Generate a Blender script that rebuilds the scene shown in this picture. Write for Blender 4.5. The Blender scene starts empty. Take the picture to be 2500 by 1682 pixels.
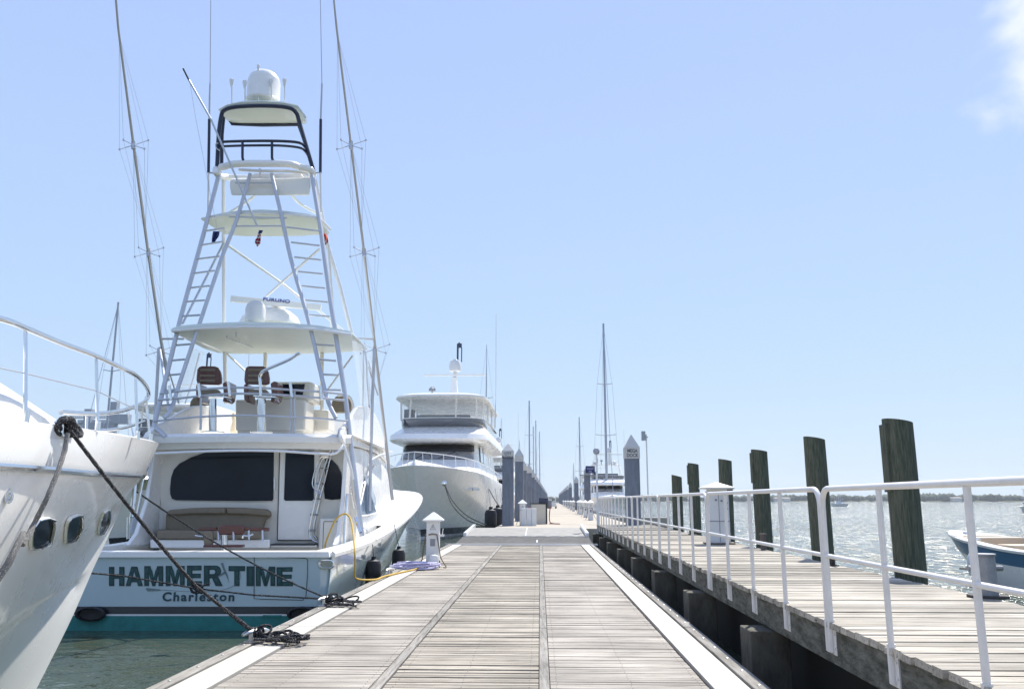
import bpy, bmesh, math, random
from mathutils import Vector, Matrix, noise as mnoise
random.seed(7)
sc = bpy.context.scene
COL = sc.collection
# ------------------------------------------------------------ camera, world, sun, exposure
F = 2000.0; TH = math.atan(381 / F); EZ = 1.6
CT, ST = math.cos(TH), math.sin(TH)
cam = bpy.data.cameras.new("camera"); camo = bpy.data.objects.new("camera", cam); COL.objects.link(camo)
cam.sensor_width = 36; cam.lens = 36 * F / 2500; cam.clip_start = 0.1; cam.clip_end = 20000
camo.location = (0, 0, EZ); camo.rotation_euler = (math.pi / 2 + TH, 0, 0)
sc.camera = camo
SUN_EL, SUN_AZ = math.radians(56), math.radians(28)      # azimuth clockwise from +Y
w = bpy.data.worlds.new("World"); sc.world = w; w.use_nodes = True
nt = w.node_tree; nt.nodes.clear()
sky = nt.nodes.new("ShaderNodeTexSky"); sky.sky_type = 'NISHITA'; sky.sun_disc = False
sky.sun_elevation = SUN_EL; sky.sun_rotation = SUN_AZ
sky.air_density = 1.0; sky.dust_density = 0.6; sky.ozone_density = 2.2
bg = nt.nodes.new("ShaderNodeBackground"); bg.inputs['Strength'].default_value = 0.105
wo = nt.nodes.new("ShaderNodeOutputWorld")
# a soft cloud standing in one part of the sky
geo = nt.nodes.new("ShaderNodeTexCoord")
cn = nt.nodes.new("ShaderNodeTexNoise"); cn.inputs['Scale'].default_value = 6.5; cn.inputs['Detail'].default_value = 9; cn.inputs['Roughness'].default_value = .55
cn.inputs['Distortion'].default_value = .5
nt.links.new(geo.outputs['Generated'], cn.inputs['Vector'])
dist = nt.nodes.new("ShaderNodeVectorMath"); dist.operation = 'DISTANCE'
rx, ry = (2720 - 1250) / F, (20 - 841) / F
cd = Vector((rx, CT + ry * ST, ST - ry * CT)).normalized()
dist.inputs[1].default_value = cd
nt.links.new(geo.outputs['Generated'], dist.inputs[0])
m1 = nt.nodes.new("ShaderNodeMapRange"); m1.inputs[1].default_value = .26; m1.inputs[2].default_value = .02; m1.inputs[3].default_value = -.5; m1.inputs[4].default_value = .30
nt.links.new(dist.outputs['Value'], m1.inputs[0])
ad = nt.nodes.new("ShaderNodeMath"); ad.operation = 'ADD'
nt.links.new(cn.outputs['Fac'], ad.inputs[0]); nt.links.new(m1.outputs[0], ad.inputs[1])
rr = nt.nodes.new("ShaderNodeMapRange"); rr.interpolation_type = 'SMOOTHSTEP'; rr.inputs[1].default_value = .46; rr.inputs[2].default_value = .74; rr.inputs[3].default_value = 0; rr.inputs[4].default_value = .9
nt.links.new(ad.outputs[0], rr.inputs[0])
mx = nt.nodes.new("ShaderNodeMix"); mx.data_type = 'RGBA'
mx.inputs[7].default_value = (6.0, 6.3, 6.9, 1)
# thin bright summer haze over the whole sky: paler towards the horizon
sz = nt.nodes.new("ShaderNodeSeparateXYZ"); nt.links.new(geo.outputs['Generated'], sz.inputs[0])
gr = nt.nodes.new("ShaderNodeValToRGB"); nt.links.new(sz.outputs[2], gr.inputs[0])
gr.color_ramp.elements[0].position = 0.0; gr.color_ramp.elements[0].color = (.43, .535, .64, 1)
gr.color_ramp.elements[1].position = .62; gr.color_ramp.elements[1].color = (.30, .405, .70, 1)
ge = gr.color_ramp.elements.new(.2); ge.color = (.36, .49, .68, 1)
gm = nt.nodes.new("ShaderNodeVectorMath"); gm.operation = 'SCALE'; gm.inputs['Scale'].default_value = 8.9; nt.links.new(gr.outputs[0], gm.inputs[0])
hz = nt.nodes.new("ShaderNodeMix"); hz.data_type = 'RGBA'; hz.inputs[0].default_value = .90
nt.links.new(sky.outputs[0], hz.inputs[6]); nt.links.new(gm.outputs[0], hz.inputs[7])
nt.links.new(rr.outputs[0], mx.inputs[0]); nt.links.new(hz.outputs[2], mx.inputs[6])
nt.links.new(mx.outputs[2], bg.inputs['Color']); nt.links.new(bg.outputs[0], wo.inputs['Surface'])
sl = bpy.data.lights.new("sun", 'SUN'); sl.energy = 4.3; sl.angle = math.radians(.5); sl.color = (1, .955, .87)
so = bpy.data.objects.new("sun", sl); COL.objects.link(so); so.location = (20, 20, 40)
sd = Vector((math.sin(SUN_AZ) * math.cos(SUN_EL), math.cos(SUN_AZ) * math.cos(SUN_EL), math.sin(SUN_EL)))
so.rotation_euler = sd.to_track_quat('Z', 'Y').to_euler()
sc.view_settings.view_transform = 'Standard'; sc.view_settings.look = 'None'; sc.view_settings.gamma = 1
sc.view_settings.use_curve_mapping = False
sc.view_settings.exposure = 0.64
sc.cycles.max_bounces = 8; sc.cycles.transparent_max_bounces = 16; sc.cycles.volume_bounces = 0
sc.cycles.sample_clamp_indirect = 6; sc.cycles.caustics_reflective = False; sc.cycles.caustics_refractive = False

# ------------------------------------------------------------ helpers
def at(px, py, Y=None, z=None, X=None):
    "the place on the ray of photograph pixel (px, py) at depth Y, height z or side X, in metres"
    a = (px - 1250) / F; b = (py - 841) / F
    r = Vector((a, CT + b * ST, ST - b * CT))
    t = Y / r.y if Y is not None else ((z - EZ) / r.z if z is not None else X / r.x)
    return Vector((0, 0, EZ)) + r * t
PHI = math.atan(.0335); CP, SP = math.cos(PHI), math.sin(PHI)
def D(u, v, z=0.0): return Vector((u * CP + v * SP, -u * SP + v * CP, z))       # near dock axes
PH2 = math.atan(.0478); CP2, SP2 = math.cos(PH2), math.sin(PH2)
def E(u, v, z=0.0): return Vector((u * CP2 + v * SP2, -u * SP2 + v * CP2, z))   # far dock axes
def V(*a): return Vector(a)
def cr(pts, n=6, closed=False):
    "Catmull-Rom through points"
    P = [Vector(p) for p in pts]; out = []; N = len(P)
    rng = range(N) if closed else range(N - 1)
    for i in rng:
        p0 = P[(i - 1) % N] if closed or i > 0 else P[0] * 2 - P[1]
        p1 = P[i]; p2 = P[(i + 1) % N]
        p3 = P[(i + 2) % N] if closed or i + 2 < N else P[-1] * 2 - P[-2]
        for k in range(n):
            t = k / n
            out.append(.5 * ((2 * p1) + (p2 - p0) * t + (2 * p0 - 5 * p1 + 4 * p2 - p3) * t * t + (3 * p1 - p0 - 3 * p2 + p3) * t ** 3))
    if not closed: out.append(P[-1])
    return out
ORG = {}
class MB:
    def __init__(s): s.bm = bmesh.new(); s.mi = 0
    def f(s, vs):
        try:
            fc = s.bm.faces.new(vs); fc.material_index = s.mi; return fc
        except ValueError: return None
    def v(s, p): return s.bm.verts.new(p)
    def hexa(s, a, b):
        "a, b: two quads (lists of 4 points) joined into a closed box"
        A = [s.v(p) for p in a]; B = [s.v(p) for p in b]
        s.f(A[::-1]); s.f(B)
        for i in range(4): s.f([A[i], A[(i + 1) % 4], B[(i + 1) % 4], B[i]])
        return s
    def box(s, c, d, rz=0.0, M=None):
        c = Vector(c); h = [x / 2 for x in d]; R = Matrix.Rotation(rz, 3, 'Z') if M is None else M
        q = lambda z: [c + R @ Vector((x * h[0], y * h[1], z * h[2])) for x, y in ((-1, -1), (1, -1), (1, 1), (-1, 1))]
        return s.hexa(q(-1), q(1))
    def boxf(s, u0, u1, v0, v1, z0, z1, fn=None):
        fn = fn or (lambda a, b, c: Vector((a, b, c)))
        q = lambda z: [fn(u0, v0, z), fn(u1, v0, z), fn(u1, v1, z), fn(u0, v1, z)]
        return s.hexa(q(z0), q(z1))
    def bar(s, p, q, w, h, up=(0, 0, 1)):
        p = Vector(p); q = Vector(q); d = (q - p).normalized(); x = d.cross(Vector(up))
        if x.length < 1e-4: x = Vector((1, 0, 0))
        x.normalize(); y = x.cross(d)
        o = [x * a * w / 2 + y * b * h / 2 for a, b in ((-1, -1), (1, -1), (1, 1), (-1, 1))]
        return s.hexa([p + k for k in o], [q + k for k in o])
    def tube(s, pts, r, n=8, closed=False, cap=True):
        P = [Vector(p) for p in pts]; N = len(P)
        R = r if isinstance(r, (list, tuple)) else [r] * N
        rings = []; x = None
        for i in range(N):
            if closed: d = P[(i + 1) % N] - P[i - 1]
            else: d = (P[min(i + 1, N - 1)] - P[max(i - 1, 0)])
            if d.length < 1e-9: d = Vector((0, 0, 1))
            d.normalize()
            if x is None:
                x = d.cross(Vector((0, 0, 1)))
                if x.length < 1e-3: x = d.cross(Vector((0, 1, 0)))
            x = (x - d * x.dot(d))
            if x.length < 1e-6: x = d.cross(Vector((1, 0, 0)))
            x.normalize(); y = d.cross(x)
            rings.append([s.v(P[i] + (x * math.cos(a) + y * math.sin(a)) * R[i]) for a in [2 * math.pi * k / n for k in range(n)]])
        for i in range(N if closed else N - 1):
            A = rings[i]; B = rings[(i + 1) % N]
            for k in range(n): s.f([A[k], A[(k + 1) % n], B[(k + 1) % n], B[k]])
        if cap and not closed: s.f(rings[0][::-1]); s.f(rings[-1])
        return s
    def lathe(s, prof, c, n=20, M=None):
        "prof: (r, z) pairs from bottom to top"
        c = Vector(c); M = M or Matrix.Identity(3); rings = []
        for r, z in prof:
            rings.append([s.v(c + M @ Vector((max(r, 1e-4) * math.cos(2 * math.pi * k / n), max(r, 1e-4) * math.sin(2 * math.pi * k / n), z))) for k in range(n)])
        for A, B in zip(rings, rings[1:]):
            for k in range(n): s.f([A[k], A[(k + 1) % n], B[(k + 1) % n], B[k]])
        s.f(rings[0][::-1]); s.f(rings[-1]); return s
    def prism(s, poly, off, hole=False):
        "closed outline (3-D points) pushed by the vector off into a solid"
        off = Vector(off); A = [s.v(Vector(p)) for p in poly]; B = [s.v(Vector(p) + off) for p in poly]
        s.f(A[::-1]); s.f(B)
        for i in range(len(A)): j = (i + 1) % len(A); s.f([A[i], A[j], B[j], B[i]])
        return s
    def grid(s, rows, closed=False, mats=None):
        R = [[s.v(p) for p in r] for r in rows]
        for i in range(len(R) - 1):
            n = len(R[i])
            for k in range(n if closed else n - 1):
                if mats: s.mi = mats[i]
                s.f([R[i][k], R[i][(k + 1) % n], R[i + 1][(k + 1) % n], R[i + 1][k]])
        return R
    def loft(s, rings, cap=True):
        R = s.grid(rings, closed=True)
        if cap: s.f(R[0][::-1]); s.f(R[-1])
        return s
    def build(s, name, mats, parent=None, ang=35, org=None, bevel=0, smooth=True, weld=1e-5, solid=0):
        bm = s.bm
        if weld: bmesh.ops.remove_doubles(bm, verts=bm.verts, dist=weld)
        bmesh.ops.recalc_face_normals(bm, faces=bm.faces)
        if parent is not None: o0 = ORG[parent.name]
        elif org is not None: o0 = Vector(org)
        else:
            xs = [v.co for v in bm.verts]
            o0 = Vector(((min(v.x for v in xs) + max(v.x for v in xs)) / 2, (min(v.y for v in xs) + max(v.y for v in xs)) / 2, min(v.z for v in xs)))
        for v in bm.verts: v.co -= o0
        me = bpy.data.meshes.new(name); bm.to_mesh(me); bm.free()
        if not isinstance(mats, (list, tuple)): mats = [mats]
        for m in mats: me.materials.append(m)
        if smooth:
            me.shade_smooth()
            me.set_sharp_from_angle(angle=math.radians(ang))
        o = bpy.data.objects.new(name, me); COL.objects.link(o)
        if parent is not None: o.parent = parent
        else: o.location = o0
        ORG[o.name] = o0
        if bevel:
            b = o.modifiers.new("bevel", 'BEVEL'); b.width = bevel; b.segments = 2; b.limit_method = 'ANGLE'; b.angle_limit = math.radians(40)
            b.harden_normals = False
        if solid:
            b = o.modifiers.new("solid", 'SOLIDIFY'); b.thickness = solid
        return o
def tag(o, label, cat, group=None, kind=None):
    if label: o['label'] = label
    if cat: o['category'] = cat
    if group: o['group'] = group
    if kind: o['kind'] = kind
    return o
def thing(name, label, cat, loc, group=None):
    o = bpy.data.objects.new(name, None); COL.objects.link(o); o.location = loc; o.empty_display_size = .2
    ORG[o.name] = Vector(loc); return tag(o, label, cat, group)
def struct(o, kind='structure'): o['kind'] = kind; return o
def dup(root, loc, label=None, rz=0.0, scale=None):
    r = root.copy(); COL.objects.link(r); r.location = loc; r.rotation_euler = (0, 0, rz)
    if scale: r.scale = scale
    if label: r['label'] = label
    for ch in list(root.children):
        c = ch.copy(); COL.objects.link(c); c.parent = r
        for g in list(ch.children):
            d = g.copy(); COL.objects.link(d); d.parent = c
    ORG[r.name] = Vector(loc)
    return r

# ------------------------------------------------------------ materials
MATS = {}
def mat(name, col, rough=.5, metal=0.0, coat=0.0, var=0.0, vs=6.0, bump=0.0, bs=40.0, spec=.5, alpha=1.0, emit=0, stretch=None, col2=None, isl=0.0, lo=.35, hi=.7, trans=0, sheen=0):
    if name in MATS: return MATS[name]
    m = bpy.data.materials.new(name); m.use_nodes = True; N = m.node_tree; b = N.nodes['Principled BSDF']; L = N.links.new
    b.inputs['Roughness'].default_value = rough; b.inputs['Metallic'].default_value = metal
    b.inputs['Coat Weight'].default_value = coat; b.inputs['Coat Roughness'].default_value = .05
    b.inputs['Specular IOR Level'].default_value = spec; b.inputs['Alpha'].default_value = alpha
    b.inputs['Transmission Weight'].default_value = trans
    b.inputs['Base Color'].default_value = (*col, 1)
    tc = N.nodes.new("ShaderNodeTexCoord"); vec = tc.outputs['Object']
    if stretch:
        mp = N.nodes.new("ShaderNodeMapping"); mp.inputs['Scale'].default_value = stretch; L(vec, mp.inputs[0]); vec = mp.outputs[0]
    cur = None
    if var or col2:
        n = N.nodes.new("ShaderNodeTexNoise"); n.inputs['Scale'].default_value = vs; n.inputs['Detail'].default_value = 6; n.inputs['Roughness'].default_value = .65
        L(vec, n.inputs['Vector'])
        r = N.nodes.new("ShaderNodeMapRange"); r.inputs[1].default_value = lo; r.inputs[2].default_value = hi; L(n.outputs['Fac'], r.inputs[0])
        x = N.nodes.new("ShaderNodeMix"); x.data_type = 'RGBA'; c2 = col2 or tuple(c * (1 - var) for c in col)
        x.inputs[6].default_value = (*col, 1); x.inputs[7].default_value = (*c2, 1); L(r.outputs[0], x.inputs[0]); cur = x.outputs[2]
        rr = N.nodes.new("ShaderNodeMapRange"); rr.inputs[3].default_value = rough; rr.inputs[4].default_value = min(1, rough * 1.35 + .03)
        L(n.outputs['Fac'], rr.inputs[0]); L(rr.outputs[0], b.inputs['Roughness'])
    if isl:
        g = N.nodes.new("ShaderNodeNewGeometry"); hs = N.nodes.new("ShaderNodeHueSaturation")
        r2 = N.nodes.new("ShaderNodeMapRange"); r2.inputs[3].default_value = 1 - isl; r2.inputs[4].default_value = 1 + isl * .6
        L(g.outputs['Random Per Island'], r2.inputs[0]); L(r2.outputs[0], hs.inputs['Value'])
        if cur is None: hs.inputs['Color'].default_value = (*col, 1)
        else: L(cur, hs.inputs['Color'])
        cur = hs.outputs[0]
    if cur is not None: L(cur, b.inputs['Base Color'])
    if bump:
        n2 = N.nodes.new("ShaderNodeTexNoise"); n2.inputs['Scale'].default_value = bs; n2.inputs['Detail'].default_value = 5; L(vec, n2.inputs['Vector'])
        bp = N.nodes.new("ShaderNodeBump"); bp.inputs['Strength'].default_value = bump; bp.inputs['Distance'].default_value = .02
        L(n2.outputs['Fac'], bp.inputs['Height']); L(bp.outputs[0], b.inputs['Normal'])
    if emit:
        b.inputs['Emission Color'].default_value = (*col, 1); b.inputs['Emission Strength'].default_value = emit
    MATS[name] = m; return m
gel = mat("white_gelcoat", (.89, .875, .84), .22, coat=.2, var=.02, vs=1.0)
gelw = mat("warm_gelcoat", (.78, .75, .68), .3, coat=.4, var=.05, vs=2)
ice = mat("pale_blue_gelcoat", (.46, .575, .61), .14, coat=.9, var=.04, vs=1.2, bump=.01, bs=3)
teal = mat("teal_bottom_paint", (.03, .24, .225), .55, var=.35, vs=5)
blk = mat("black_rubber", (.012, .012, .016), .45, var=.3, vs=9)
nav = mat("boot_stripe_black", (.02, .025, .035), .25, coat=.3)
chrome = mat("polished_stainless", (.78, .79, .80), .12, metal=1, var=.06, vs=8)
alu = mat("anodised_aluminium", (.58, .60, .65), .36, metal=.5, var=.05, vs=5)
aluw = mat("white_painted_pipe", (.82, .82, .82), .3, coat=.3)
dkp = mat("dark_blue_pipe", (.012, .02, .05), .35)
glass = mat("dark_tinted_glass", (.012, .018, .030), .05, spec=.2, var=.3, vs=1.5)
glassb = mat("blue_tinted_glass", (.20, .30, .42), .05, coat=1.0, spec=.9)
glassg = mat("grey_cabin_glass", (.20, .20, .21), .06, coat=.8)
tan = mat("tan_vinyl", (.23, .19, .135), .55, var=.12, vs=9, bump=.1, bs=60)
teak = mat("varnished_teak", (.13, .035, .022), .25, coat=.6, var=.35, vs=5, stretch=(2, 12, 12))
whp = mat("white_plastic", (.76, .76, .75), .4, var=.05, vs=5)
greyp = mat("grey_plastic", (.25, .26, .28), .5)
blackm = mat("black_metal", (.015, .016, .02), .4)
red = mat("red_plastic", (.55, .04, .04), .4, var=.2)
wire = mat("thin_wire", (.45, .48, .54), .4, metal=.5)
concrete = mat("pale_concrete", (.46, .41, .34), .85, var=.16, vs=1.3, bump=.3, bs=30, col2=(.36, .32, .26))
pilec = mat("slate_concrete_pile", (.21, .235, .285), .75, var=.3, vs=3, stretch=(3, 3, .6), bump=.3, bs=25)
capm = mat("pile_cap_plastic", (.62, .60, .57), .5, var=.15, vs=4)
treat = mat("green_treated_timber", (.15, .155, .11), .85, vs=7, stretch=(6, 6, .5), col2=(.055, .068, .046), bump=1.0, bs=14, lo=.3, hi=.62)
def wood(name, c1, c2, c3, sc_=(1.2, 26, 20), isl=.22, groove=0):
    "weathered boards: the grain runs along the object's X, every board its own tone"
    m = bpy.data.materials.new(name); m.use_nodes = True; N = m.node_tree; b = N.nodes['Principled BSDF']; L = N.links.new
    tc = N.nodes.new("ShaderNodeTexCoord"); g = N.nodes.new("ShaderNodeNewGeometry")
    off = N.nodes.new("ShaderNodeVectorMath"); off.operation = 'MULTIPLY_ADD'; off.inputs[1].default_value = (1, 1, 1)
    cb = N.nodes.new("ShaderNodeCombineXYZ"); ml = N.nodes.new("ShaderNodeMath"); ml.operation = 'MULTIPLY'; ml.inputs[1].default_value = 37
    L(g.outputs['Random Per Island'], ml.inputs[0]); L(ml.outputs[0], cb.inputs[0]); L(ml.outputs[0], cb.inputs[2])
    L(tc.outputs['Object'], off.inputs[0]); L(cb.outputs[0], off.inputs[2])
    mp = N.nodes.new("ShaderNodeMapping"); mp.inputs['Scale'].default_value = sc_; L(off.outputs[0], mp.inputs[0])
    n = N.nodes.new("ShaderNodeTexNoise"); n.inputs['Scale'].default_value = 1.6; n.inputs['Detail'].default_value = 9; n.inputs['Roughness'].default_value = .72; n.inputs['Distortion'].default_value = .25
    L(mp.outputs[0], n.inputs['Vector'])
    cr_ = N.nodes.new("ShaderNodeValToRGB"); e = cr_.color_ramp.elements
    e[0].position = .34; e[0].color = (*c3, 1); e[1].position = .70; e[1].color = (*c1, 1)
    k = cr_.color_ramp.elements.new(.47); k.color = (*c2, 1)
    L(n.outputs['Fac'], cr_.inputs[0])
    n3 = N.nodes.new("ShaderNodeTexNoise"); n3.inputs['Scale'].default_value = .9; n3.inputs['Detail'].default_value = 5; L(tc.outputs['Object'], n3.inputs['Vector'])
    rz = N.nodes.new("ShaderNodeMapRange"); rz.inputs[1].default_value = .3; rz.inputs[2].default_value = .7; rz.inputs[3].default_value = .68; rz.inputs[4].default_value = 1.14; L(n3.outputs['Fac'], rz.inputs[0])
    r2 = N.nodes.new("ShaderNodeMapRange"); r2.inputs[3].default_value = 1 - isl; r2.inputs[4].default_value = 1 + isl * .7
    L(g.outputs['Random Per Island'], r2.inputs[0])
    mm = N.nodes.new("ShaderNodeMath"); mm.operation = 'MULTIPLY'; L(rz.outputs[0], mm.inputs[0]); L(r2.outputs[0], mm.inputs[1])
    hs = N.nodes.new("ShaderNodeHueSaturation"); L(cr_.outputs[0], hs.inputs['Color']); L(mm.outputs[0], hs.inputs['Value'])
    L(hs.outputs[0], b.inputs['Base Color']); b.inputs['Roughness'].default_value = .8; b.inputs['Specular IOR Level'].default_value = .25
    bp = N.nodes.new("ShaderNodeBump"); bp.inputs['Strength'].default_value = .7; bp.inputs['Distance'].default_value = .006
    L(n.outputs['Fac'], bp.inputs['Height']); L(bp.outputs[0], b.inputs['Normal'])
    MATS[name] = m; return m
deckw = wood("weathered_grey_decking", (.53, .485, .425), (.40, .362, .312), (.15, .13, .11), isl=.17)
deckc = wood("weathered_tan_decking", (.53, .485, .41), (.375, .335, .275), (.10, .085, .068), isl=.26)
pierw = wood("bleached_pier_planks", (.585, .54, .465), (.42, .38, .315), (.14, .12, .098), isl=.30)
edgew = wood("rub_board_timber", (.40, .385, .35), (.28, .26, .23), (.12, .11, .09), (20, 1.2, 20), isl=.1)
fasc = mat("mossy_pier_stringer", (.20, .195, .165), .9, vs=5, stretch=(1, 1, 3), col2=(.055, .055, .04), bump=1, bs=18, lo=.3, hi=.65)
pilst = mat("stained_concrete_stub", (.15, .14, .11), .9, vs=5, stretch=(1, 1, .4), col2=(.06, .056, .045), bump=.8, bs=20)
creamp = mat("cream_edge_board", (.53, .50, .44), .6, var=.1, vs=3, bump=.1, bs=30)
steelp = mat("ridged_ramp_plate", (.30, .285, .26), .55, metal=0, var=.3, vs=2.5)
railm = mat("white_galvanised_rail", (.74, .72, .69), .4, metal=0, var=.12, vs=7)

# ------------------------------------------------------------ water
WZ = -.6
def water_mat():
    m = bpy.data.materials.new("harbour_water"); m.use_nodes = True; N = m.node_tree; b = N.nodes['Principled BSDF']; L = N.links.new
    b.inputs['Base Color'].default_value = (.058, .074, .052, 1); b.inputs['Roughness'].default_value = .045; b.inputs['IOR'].default_value = 1.33
    b.inputs['Specular IOR Level'].default_value = .44
    g = N.nodes.new("ShaderNodeNewGeometry")
    sx = N.nodes.new("ShaderNodeSeparateXYZ"); L(g.outputs['Position'], sx.inputs[0])
    # sheltered basin (left of the docks) is calmer than the open river
    mr = N.nodes.new("ShaderNodeMapRange"); mr.inputs[1].default_value = 3; mr.inputs[2].default_value = 12; mr.inputs[3].default_value = 0; mr.inputs[4].default_value = 1.0; L(sx.outputs[0], mr.inputs[0])
    def nz(scale, st, det, rough=.6):
        mp = N.nodes.new("ShaderNodeMapping"); mp.inputs['Scale'].default_value = st; mp.inputs['Rotation'].default_value = (0, 0, .15); L(g.outputs['Position'], mp.inputs[0])
        n = N.nodes.new("ShaderNodeTexNoise"); n.inputs['Scale'].default_value = scale; n.inputs['Detail'].default_value = det; n.inputs['Roughness'].default_value = rough; n.inputs['Distortion'].default_value = .3
        L(mp.outputs[0], n.inputs['Vector']); return n
    def vm(op, a, b_=None, c=None):
        n = N.nodes.new("ShaderNodeVectorMath"); n.operation = op
        for i, x in enumerate((a, b_, c)):
            if x is None: continue
            if isinstance(x, (tuple, list)): n.inputs[i].default_value = x
            else: L(x, n.inputs[i])
        return n.outputs[0]
    def scl(v, f):
        n = N.nodes.new("ShaderNodeVectorMath"); n.operation = 'SCALE'; L(v, n.inputs[0])
        if isinstance(f, float): n.inputs['Scale'].default_value = f
        else: L(f, n.inputs['Scale'])
        return n.outputs[0]
    def mrg(x, a, b_, c, d):
        n = N.nodes.new("ShaderNodeMapRange"); L(x, n.inputs[0])
        for i, q in enumerate((a, b_, c, d)): n.inputs[i + 1].default_value = q
        return n.outputs[0]
    swell = vm('SUBTRACT', nz(.55, (.8, 1.6, 1), 4).outputs['Color'], (.5, .5, .5)); chop = vm('SUBTRACT', nz(3.2, (.7, 1.7, 1), 4).outputs['Color'], (.5, .5, .5))
    rip = vm('SUBTRACT', nz(15, (.8, 1.2, 1), 3).outputs['Color'], (.5, .5, .5))
    gust = nz(2.6, (1.0, .42, 1), 6, .72); mask = mrg(gust.outputs['Fac'], .50, .525, 0, 1)
    far = nz(.06, (1, .5, 1), 3); band = mrg(far.outputs['Fac'], .40, .55, .75, 1)
    mm = N.nodes.new("ShaderNodeMath"); mm.operation = 'MULTIPLY'; L(mask, mm.inputs[0]); L(mr.outputs[0], mm.inputs[1])
    m2 = N.nodes.new("ShaderNodeMath"); m2.operation = 'MULTIPLY'; L(mm.outputs[0], m2.inputs[0]); L(band, m2.inputs[1])
    amp = mrg(mr.outputs[0], 0, 1, .30, 1.0)
    sl_ = scl(vm('ADD', scl(swell, .6), scl(chop, 1.15)), amp)
    sl_ = vm('ADD', sl_, scl(rip, mrg(m2.outputs[0], 0, 1, .30, 2.3)))
    sl_ = vm('ADD', sl_, scl(vm('ADD', rip, (-.18, -.50, 0)), m2.outputs[0]))
    nrm = vm('NORMALIZE', vm('ADD', vm('MULTIPLY', sl_, (1, 1, 0)), (0, 0, 1)))
    L(mrg(m2.outputs[0], 0, 1, .05, .19), b.inputs['Roughness'])
    L(nrm, b.inputs['Normal']); return m
b = MB()
b.f([b.v((x, y, WZ)) for x, y in ((-3500, -3500), (3500, -3500), (3500, 3500), (-3500, 3500))])
struct(b.build("water", water_mat(), org=(0, 0, WZ), smooth=False))
# ------------------------------------------------------------ near floating dock
def planks(b, u0, u1, v0, v1, wd, gap, z0, th, fn, jit=.004, ends=0.0, skew=0.0):
    v = v0
    while v < v1 - .02:
        ww = min(wd, v1 - v - gap); dz = random.uniform(-jit, jit); e0 = random.uniform(-ends, ends); e1 = random.uniform(-ends, ends)
        t = random.uniform(-jit, jit) * .5
        A = [fn(u0 + e0, v, z0 - th), fn(u1 + e1, v, z0 - th), fn(u1 + e1, v + ww, z0 - th), fn(u0 + e0, v + ww, z0 - th)]
        c = .003
        Bq = [fn(u0 + e0 + c, v + c, z0 + dz - t), fn(u1 + e1 - c, v + c, z0 + dz - t), fn(u1 + e1 - c, v + ww - c, z0 + dz + t), fn(u0 + e0 + c, v + ww - c, z0 + dz + t)]
        b.hexa(A, Bq); v += wd + gap * random.uniform(.6, 1.5)
L0, R0 = -3.37, 1.96            # outer edges of the floating dock in its own axes
V0, V1 = -2.0, 30.9
dock = thing("floating_dock", "grey boarded floating walkway running away from the camera with cream edge boards", "dock", D(-.7, 14, 0))
dock['kind'] = 'structure'; del dock['category']
segs = [(V0, 4.6), (4.6, 10.95), (10.95, 17.4), (17.4, 23.9), (23.9, V1)]
b = MB(); bc = MB(); bb = MB(); bj = MB(); be = MB(); bs_ = MB()
for a, c in segs:
    planks(b, L0 + .52, -1.50, a + .015, c - .01, .09, .004, 0, .035, D)
    planks(b, .08, R0 - .50, a + .015, c - .01, .09, .004, 0, .035, D)
    planks(bc, -1.38, -.02, a + .015, c - .01, .10, .009, 0, .035, D, jit=.006)
    for u in (-1.44, .03): bb.boxf(u - .045, u + .045, a + .01, c - .008, -.035, .004, D)
    bj.boxf(L0 + .16, L0 + .49, a + .012, c - .01, -.03, .016, D); bj.boxf(R0 - .47, R0 - .16, a + .012, c - .01, -.03, .016, D)
    be.boxf(L0, L0 + .14, a + .02, c - .02, -.30, .03, D); be.boxf(R0 - .14, R0, a + .02, c - .02, -.30, .03, D)
    bs_.boxf(L0 + .02, R0 - .02, a + .03, c - .03, -.62, -.045, D)
b.build("side_boards", deckw, dock, smooth=False); bc.build("centre_boards", deckc, dock, smooth=False)
bb.build("board_strip", edgew, dock, smooth=False); bj.build("edge_board", creamp, dock, bevel=.004)
be.build("rub_board", edgew, dock, bevel=.008); bs_.build("float", mat("dark_float", (.05, .05, .05), .8), dock, smooth=False)
b = MB(); v = V0 + .3
while v < V1:
    for u in (L0 + .07, R0 - .07): b.lathe([(.016, 0), (.016, .004), (.008, .008)], D(u, v, .031), 8)
    v += .62
b.build("bolt_heads", mat("galvanised_bolt", (.5, .5, .5), .4, metal=.8), dock)

b = MB()
for a, c in segs[1:3]:
    v = a + .06
    while v < c:
        for u in (L0 + .62, -2.3, -1.56, -1.3, -.7, -.1, .14, .8, R0 - .56):
            x = u + random.uniform(-.008, .008); b.lathe([(.005, 0), (.0045, .0015)], D(x, v, .0035), 6)
        v += .094
b.build("screw_heads", mat("dark_screw", (.08, .07, .06), .6), dock, smooth=False)
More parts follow.
